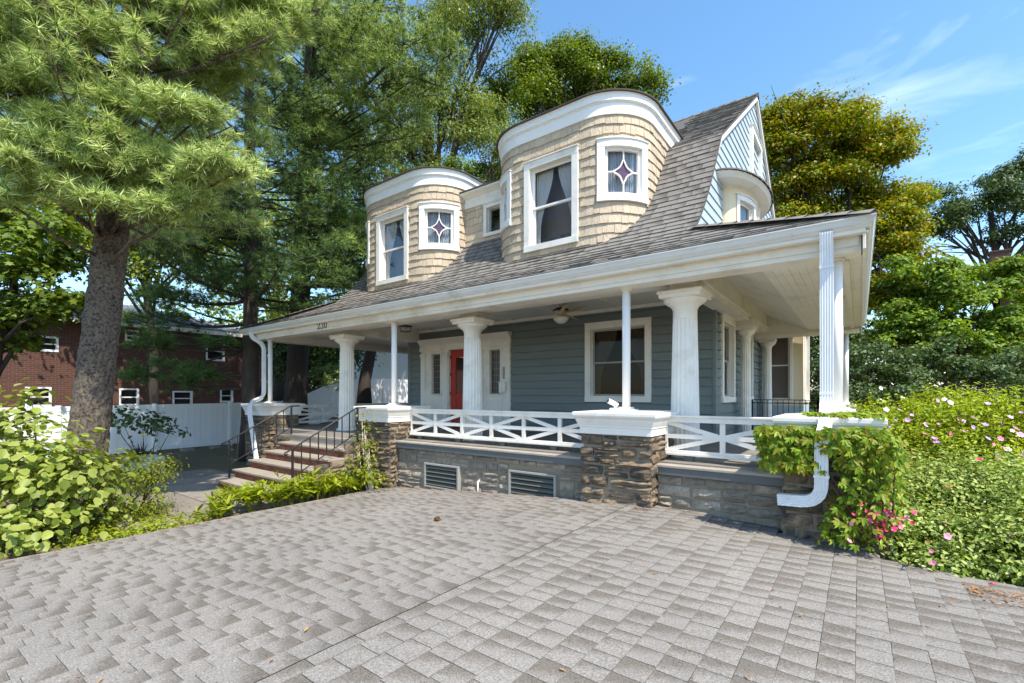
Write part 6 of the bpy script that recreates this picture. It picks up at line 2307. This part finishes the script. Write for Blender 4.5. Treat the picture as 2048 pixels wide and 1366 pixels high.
for k in range(1250):
    q = g.uniform()
    if q < .07:      # lying on the cap
        p = (g.uniform(-.5, .2), 6.2 + g.uniform(-.05, .25), -.225 + g.uniform(0, .03)); out = (0, -.5, .8)
    elif q < .42:      # over the cap and hanging in front
        p = (g.uniform(-.95, .22), 6.15 - g.uniform(.0, .20), -.34 - abs(g.normal()) * .20); out = (g.normal() * .3, -1, 0)
    elif q < .84:    # right-hand curtain
        z = g.uniform(-1.55, -.40); wdt = .33 * (1 - abs(z + .9) * .35)
        p = (.14 + g.uniform(-.32, .22) - max(0, -1.0 - z) * .35, 6.12 + g.uniform(-.24, .30), z); out = (.5 + g.normal() * .3, -.8, 0)
    else:
        p = (g.uniform(-.9, -.45), 6.1 - g.uniform(0, .16), g.uniform(-.85, -.4)); out = (-.2, -1, 0)
    if k < 285: creeper_leaf(p, out, g.uniform(.065, .11))
    else: rest_o.append((p, out, g.uniform(.06, .10)))
P, Nn, D, L = [], [], [], []
for (p, out, s) in rest_o:
    nn_ = np.array(out, float) + g.normal(size=3) * .35 + np.array([0, 0, .45])
    for q in range(5):
        P.append(np.array(p) + np.array([0, .05, 0])); Nn.append(nn_ + g.normal(size=3) * .3)
        D.append(np.array([g.normal() * .8, g.normal() * .5 - .2, -.8])); L.append(s * g.uniform(.7, 1.05))
P, Nn, D, L = map(np.array, (P, Nn, D, L))
o = link("foliage", leaf_mesh("foliage", P, Nn, D, L, L * .42, 'leaf'), M['l_vine'], CR); o["kind"] = "stuff"
mb = MB()
for k in range(9):
    x0_ = g.uniform(-.8, .35)
    mb.tube([(.25, 6.2, -1.75), (lerp(.25, x0_, .5), 6.12, -1.1), (x0_, 6.1, -.45)], [.012, .009, .005], 5)
mb.build("stem", M['twig'], CR)

# flowers
def flower_mesh(name, petals, r, mat, cup=.3, centre=None):
    mb = MB()
    for k in range(petals):
        a = 2 * math.pi * k / petals; da = math.pi / petals * 1.15
        c, s_ = math.cos, math.sin
        mb.add([(0, 0, 0), (r * .6 * c(a - da), r * .6 * s_(a - da), r * cup * .6), (r * c(a - da * .45), r * s_(a - da * .45), r * cup), (r * c(a + da * .45), r * s_(a + da * .45), r * cup), (r * .6 * c(a + da), r * .6 * s_(a + da), r * cup * .7)], [(0, 1, 2, 3, 4)])
    me = mb.mesh(name); me.materials.append(mat)
    return me
M['fl_lilac'] = paint("lilac_petal", (.62, .30, .62), .6, .1, 40, objvar=.25)
M['fl_mauve'] = paint("mauve_petal", (.45, .30, .68), .6, .1, 40, objvar=.25)
M['fl_white'] = paint("white_petal", (.85, .82, .82), .6, .05, 40)
M['fl_pink'] = paint("crimson_petal", (.62, .03, .12), .6, .1, 40, objvar=.4)
M['fl_rose'] = paint("pink_petal", (.75, .22, .35), .6, .1, 40, objvar=.3)
FL_ = {k: flower_mesh("flower", 5, 1.0, M['fl_' + k], .35) for k in ('lilac', 'mauve', 'white', 'pink', 'rose')}
def put_flower(kind, p, s, parent, g):
    o = bpy.data.objects.new("flower", FL_[kind]); COL.objects.link(o); par(o, parent)
    n_ = Vector((-p[0] * .0 + SY * .6 + g.normal() * .35, -CY * .6 + g.normal() * .35, .55 + g.normal() * .3)).normalized()
    q = n_.to_track_quat('Z', 'Y').to_matrix().to_4x4()
    o.matrix_basis = Matrix.Translation(p) @ q @ Matrix.Scale(s, 4)

hib = [("hibiscus_shrub", "tall hibiscus beside porch corner with white flowers at its top", [(1790, 850, 9.3, 75, 60), (1740, 870, 9.0, 60, 55), (1800, 930, 8.8, 70, 60)], [('white', 1795, 782), ('white', 1760, 800), ('white', 1772, 820), ('lilac', 1815, 840), ('mauve', 1775, 855), ('mauve', 1745, 865), ('lilac', 1830, 870), ('mauve', 1780, 895), ('mauve', 1820, 930), ('lilac', 1820, 905)]),
       ("hibiscus_shrub", "hibiscus with lilac flowers in the middle of the flowering hedge", [(1890, 850, 8.6, 80, 60), (1880, 900, 8.2, 90, 50), (1900, 810, 9.2, 60, 35)], [('lilac', 1890, 803), ('white', 1900, 806), ('lilac', 1850, 850), ('rose', 1848, 868), ('lilac', 1868, 878), ('lilac', 1915, 840), ('lilac', 1948, 838), ('rose', 1900, 868), ('lilac', 1928, 862), ('mauve', 1913, 880), ('rose', 1930, 905), ('mauve', 1860, 862)]),
       ("hibiscus_shrub", "hibiscus with magenta flowers at the right edge of the hedge", [(2010, 850, 8.0, 80, 65), (1990, 900, 7.6, 80, 50), (2090, 860, 7.8, 90, 80)], [('lilac', 2020, 835), ('rose', 2030, 858), ('lilac', 2000, 845), ('mauve', 1975, 878), ('rose', 2000, 878), ('lilac', 2040, 870), ('white', 2015, 900), ('rose', 1995, 915), ('lilac', 2030, 930), ('mauve', 1970, 850)])]
g = G(95)
for k, (nm, lb, bl, fl) in enumerate(hib):
    sx, sy = at(bl[0][0], bl[0][2])
    r = shrub(nm, lb, "shrub", sx, sy, GZ, [pxblob(*b) for b in bl], M['l_hib'], 96 + k, 3500, .075, 'leaf', .55, .16, per=16, stems=12, group="hibiscus hedge", shell=(.3, 1.0))
    mb = MB()
    for bq in bl:
        cx_, cy_ = at(bq[0], bq[2])
        A = cane_leaves(g, cx_, cy_, GZ, .75, .6, 60, zat(bq[1] - bq[4] * 1.45, bq[2]) - GZ - .35, zat(bq[1] - bq[4] * 1.45, bq[2]) - GZ, .22, 46, .085, .5, mb)
        o = link("shoot_leaves", leaf_mesh("shoot_leaves", *A, 'leaf'), M['l_hib'], r); o["kind"] = "stuff"
    mb.build("shoot", M['twig'], r)
    for (kind, px_, py_) in fl:
        put_flower(kind, at3(px_, py_, bl[0][2] - .75), g.uniform(.038, .056), r, g)
        if g.uniform() < .8: put_flower(kind, at3(px_ + g.normal() * 22, py_ + g.normal() * 16, bl[0][2] - .8), g.uniform(.025, .042), r, g)
ros = [("rose_bush", "rose bush with crimson flower cluster beside the corner pier", [(1815, 1050, 5.2, 70, 60), (1785, 1000, 5.6, 50, 70), (1850, 980, 5.9, 90, 70), (1810, 1105, 4.9, 60, 32), (1768, 1065, 4.95, 34, 30)], True),
       ("rose_bush", "rose bush with few flowers overhanging the roof at right", [(1930, 1080, 4.9, 85, 65), (1920, 1010, 5.5, 90, 70), (1890, 1125, 4.7, 65, 36), (1960, 960, 5.9, 80, 60)], False),
       ("rose_bush", "rose bush with scattered red blooms at the right frame edge", [(2040, 1085, 4.7, 85, 75), (2030, 990, 5.3, 85, 70), (2120, 1060, 4.7, 95, 95), (2000, 1140, 4.55, 65, 36)], False)]
for k, (nm, lb, bl, cl) in enumerate(ros):
    sx, sy = at(bl[1][0], bl[1][2] + .5)
    r = shrub(nm, lb, "shrub", sx, sy, GZ, [pxblob(*b) for b in bl], M['l_rose'], 100 + k, 6500, .052, 'leaf', .6, .11, per=14, stems=14, group="rose bushes", shell=(.3, 1.0), droop=.1)
    mb = MB()
    for bq in bl:
        cx_, cy_ = at(bq[0], bq[2] + .15)
        A = cane_leaves(g, cx_, cy_, GZ, .5, .4, 42, zat(bq[1] - bq[4] * 1.3, bq[2]) - GZ - .3, zat(bq[1] - bq[4] * 1.3, bq[2]) - GZ + .05, .55, 44, .055, .62, mb, .3)
        o = link("cane_leaves", leaf_mesh("cane_leaves", *A, 'leaf'), M['l_rose'], r); o["kind"] = "stuff"
    mb.build("cane", M['twig'], r)
    if cl:
        for q in range(80):
            put_flower('pink' if g.uniform() < .65 else 'rose', at3(1768 + g.normal() * 22, 1036 + g.normal() * 12, 4.74 + g.normal() * .04), g.uniform(.015, .028), r, g)
        [put_flower('pink', at3(1757 + g.normal() * 8, 1068 + g.normal() * 6, 4.72), .02, r, g) for _ in range(8)]
    for q in range(5):
        b = bl[q % len(bl)]
        put_flower('pink' if q % 2 else 'rose', at3(b[0] + g.normal() * 30, b[1] + g.normal() * 25, b[2] - b[3] * b[2] / 933 * 1.1), g.uniform(.02, .035), r, g)

# fallen pine needles and leaves on the roof
g = G(120)
n = 1000
P, Nn, D, L = [], [], [], []
for k in range(n):
    if k >= 500 and k < 760:
        x = g.uniform(-7.9, -.8); y = (6.48 if not -3.4 < x < -2.25 else 6.2) - abs(g.normal()) * .07
    elif k >= 760:
        x = -8.1 + abs(g.normal()) * .12; y = g.uniform(-.5, 6.2)
    elif k < 330:
        x = .75 + abs(g.normal()) * .55; y = 5.75 - abs(g.normal()) * .18
        if x > GX1: x = GX1 - .1
    else:
        x = g.uniform(-7.6, 1.5); y = g.uniform(.5, 6.0)
    P.append((x, y, gz(x) + .022)); Nn.append((g.normal() * .2, g.normal() * .2, 1)); D.append((g.normal(), g.normal(), 0)); L.append(g.uniform(.02, .06))
P, Nn, D, L = map(np.array, (P, Nn, D, L))
M['litter'] = leafmat("dry_litter", [(.30, .13, .04), (.42, .22, .09), (.20, .09, .03)], .8, .1)
o = link("leaf_litter", leaf_mesh("leaf_litter", P, Nn, D, L, L * .3, 'diamond'), M['litter'])
tag(o, "fallen orange-brown needles and leaves scattered on garage roof", "litter", None, "stuff")
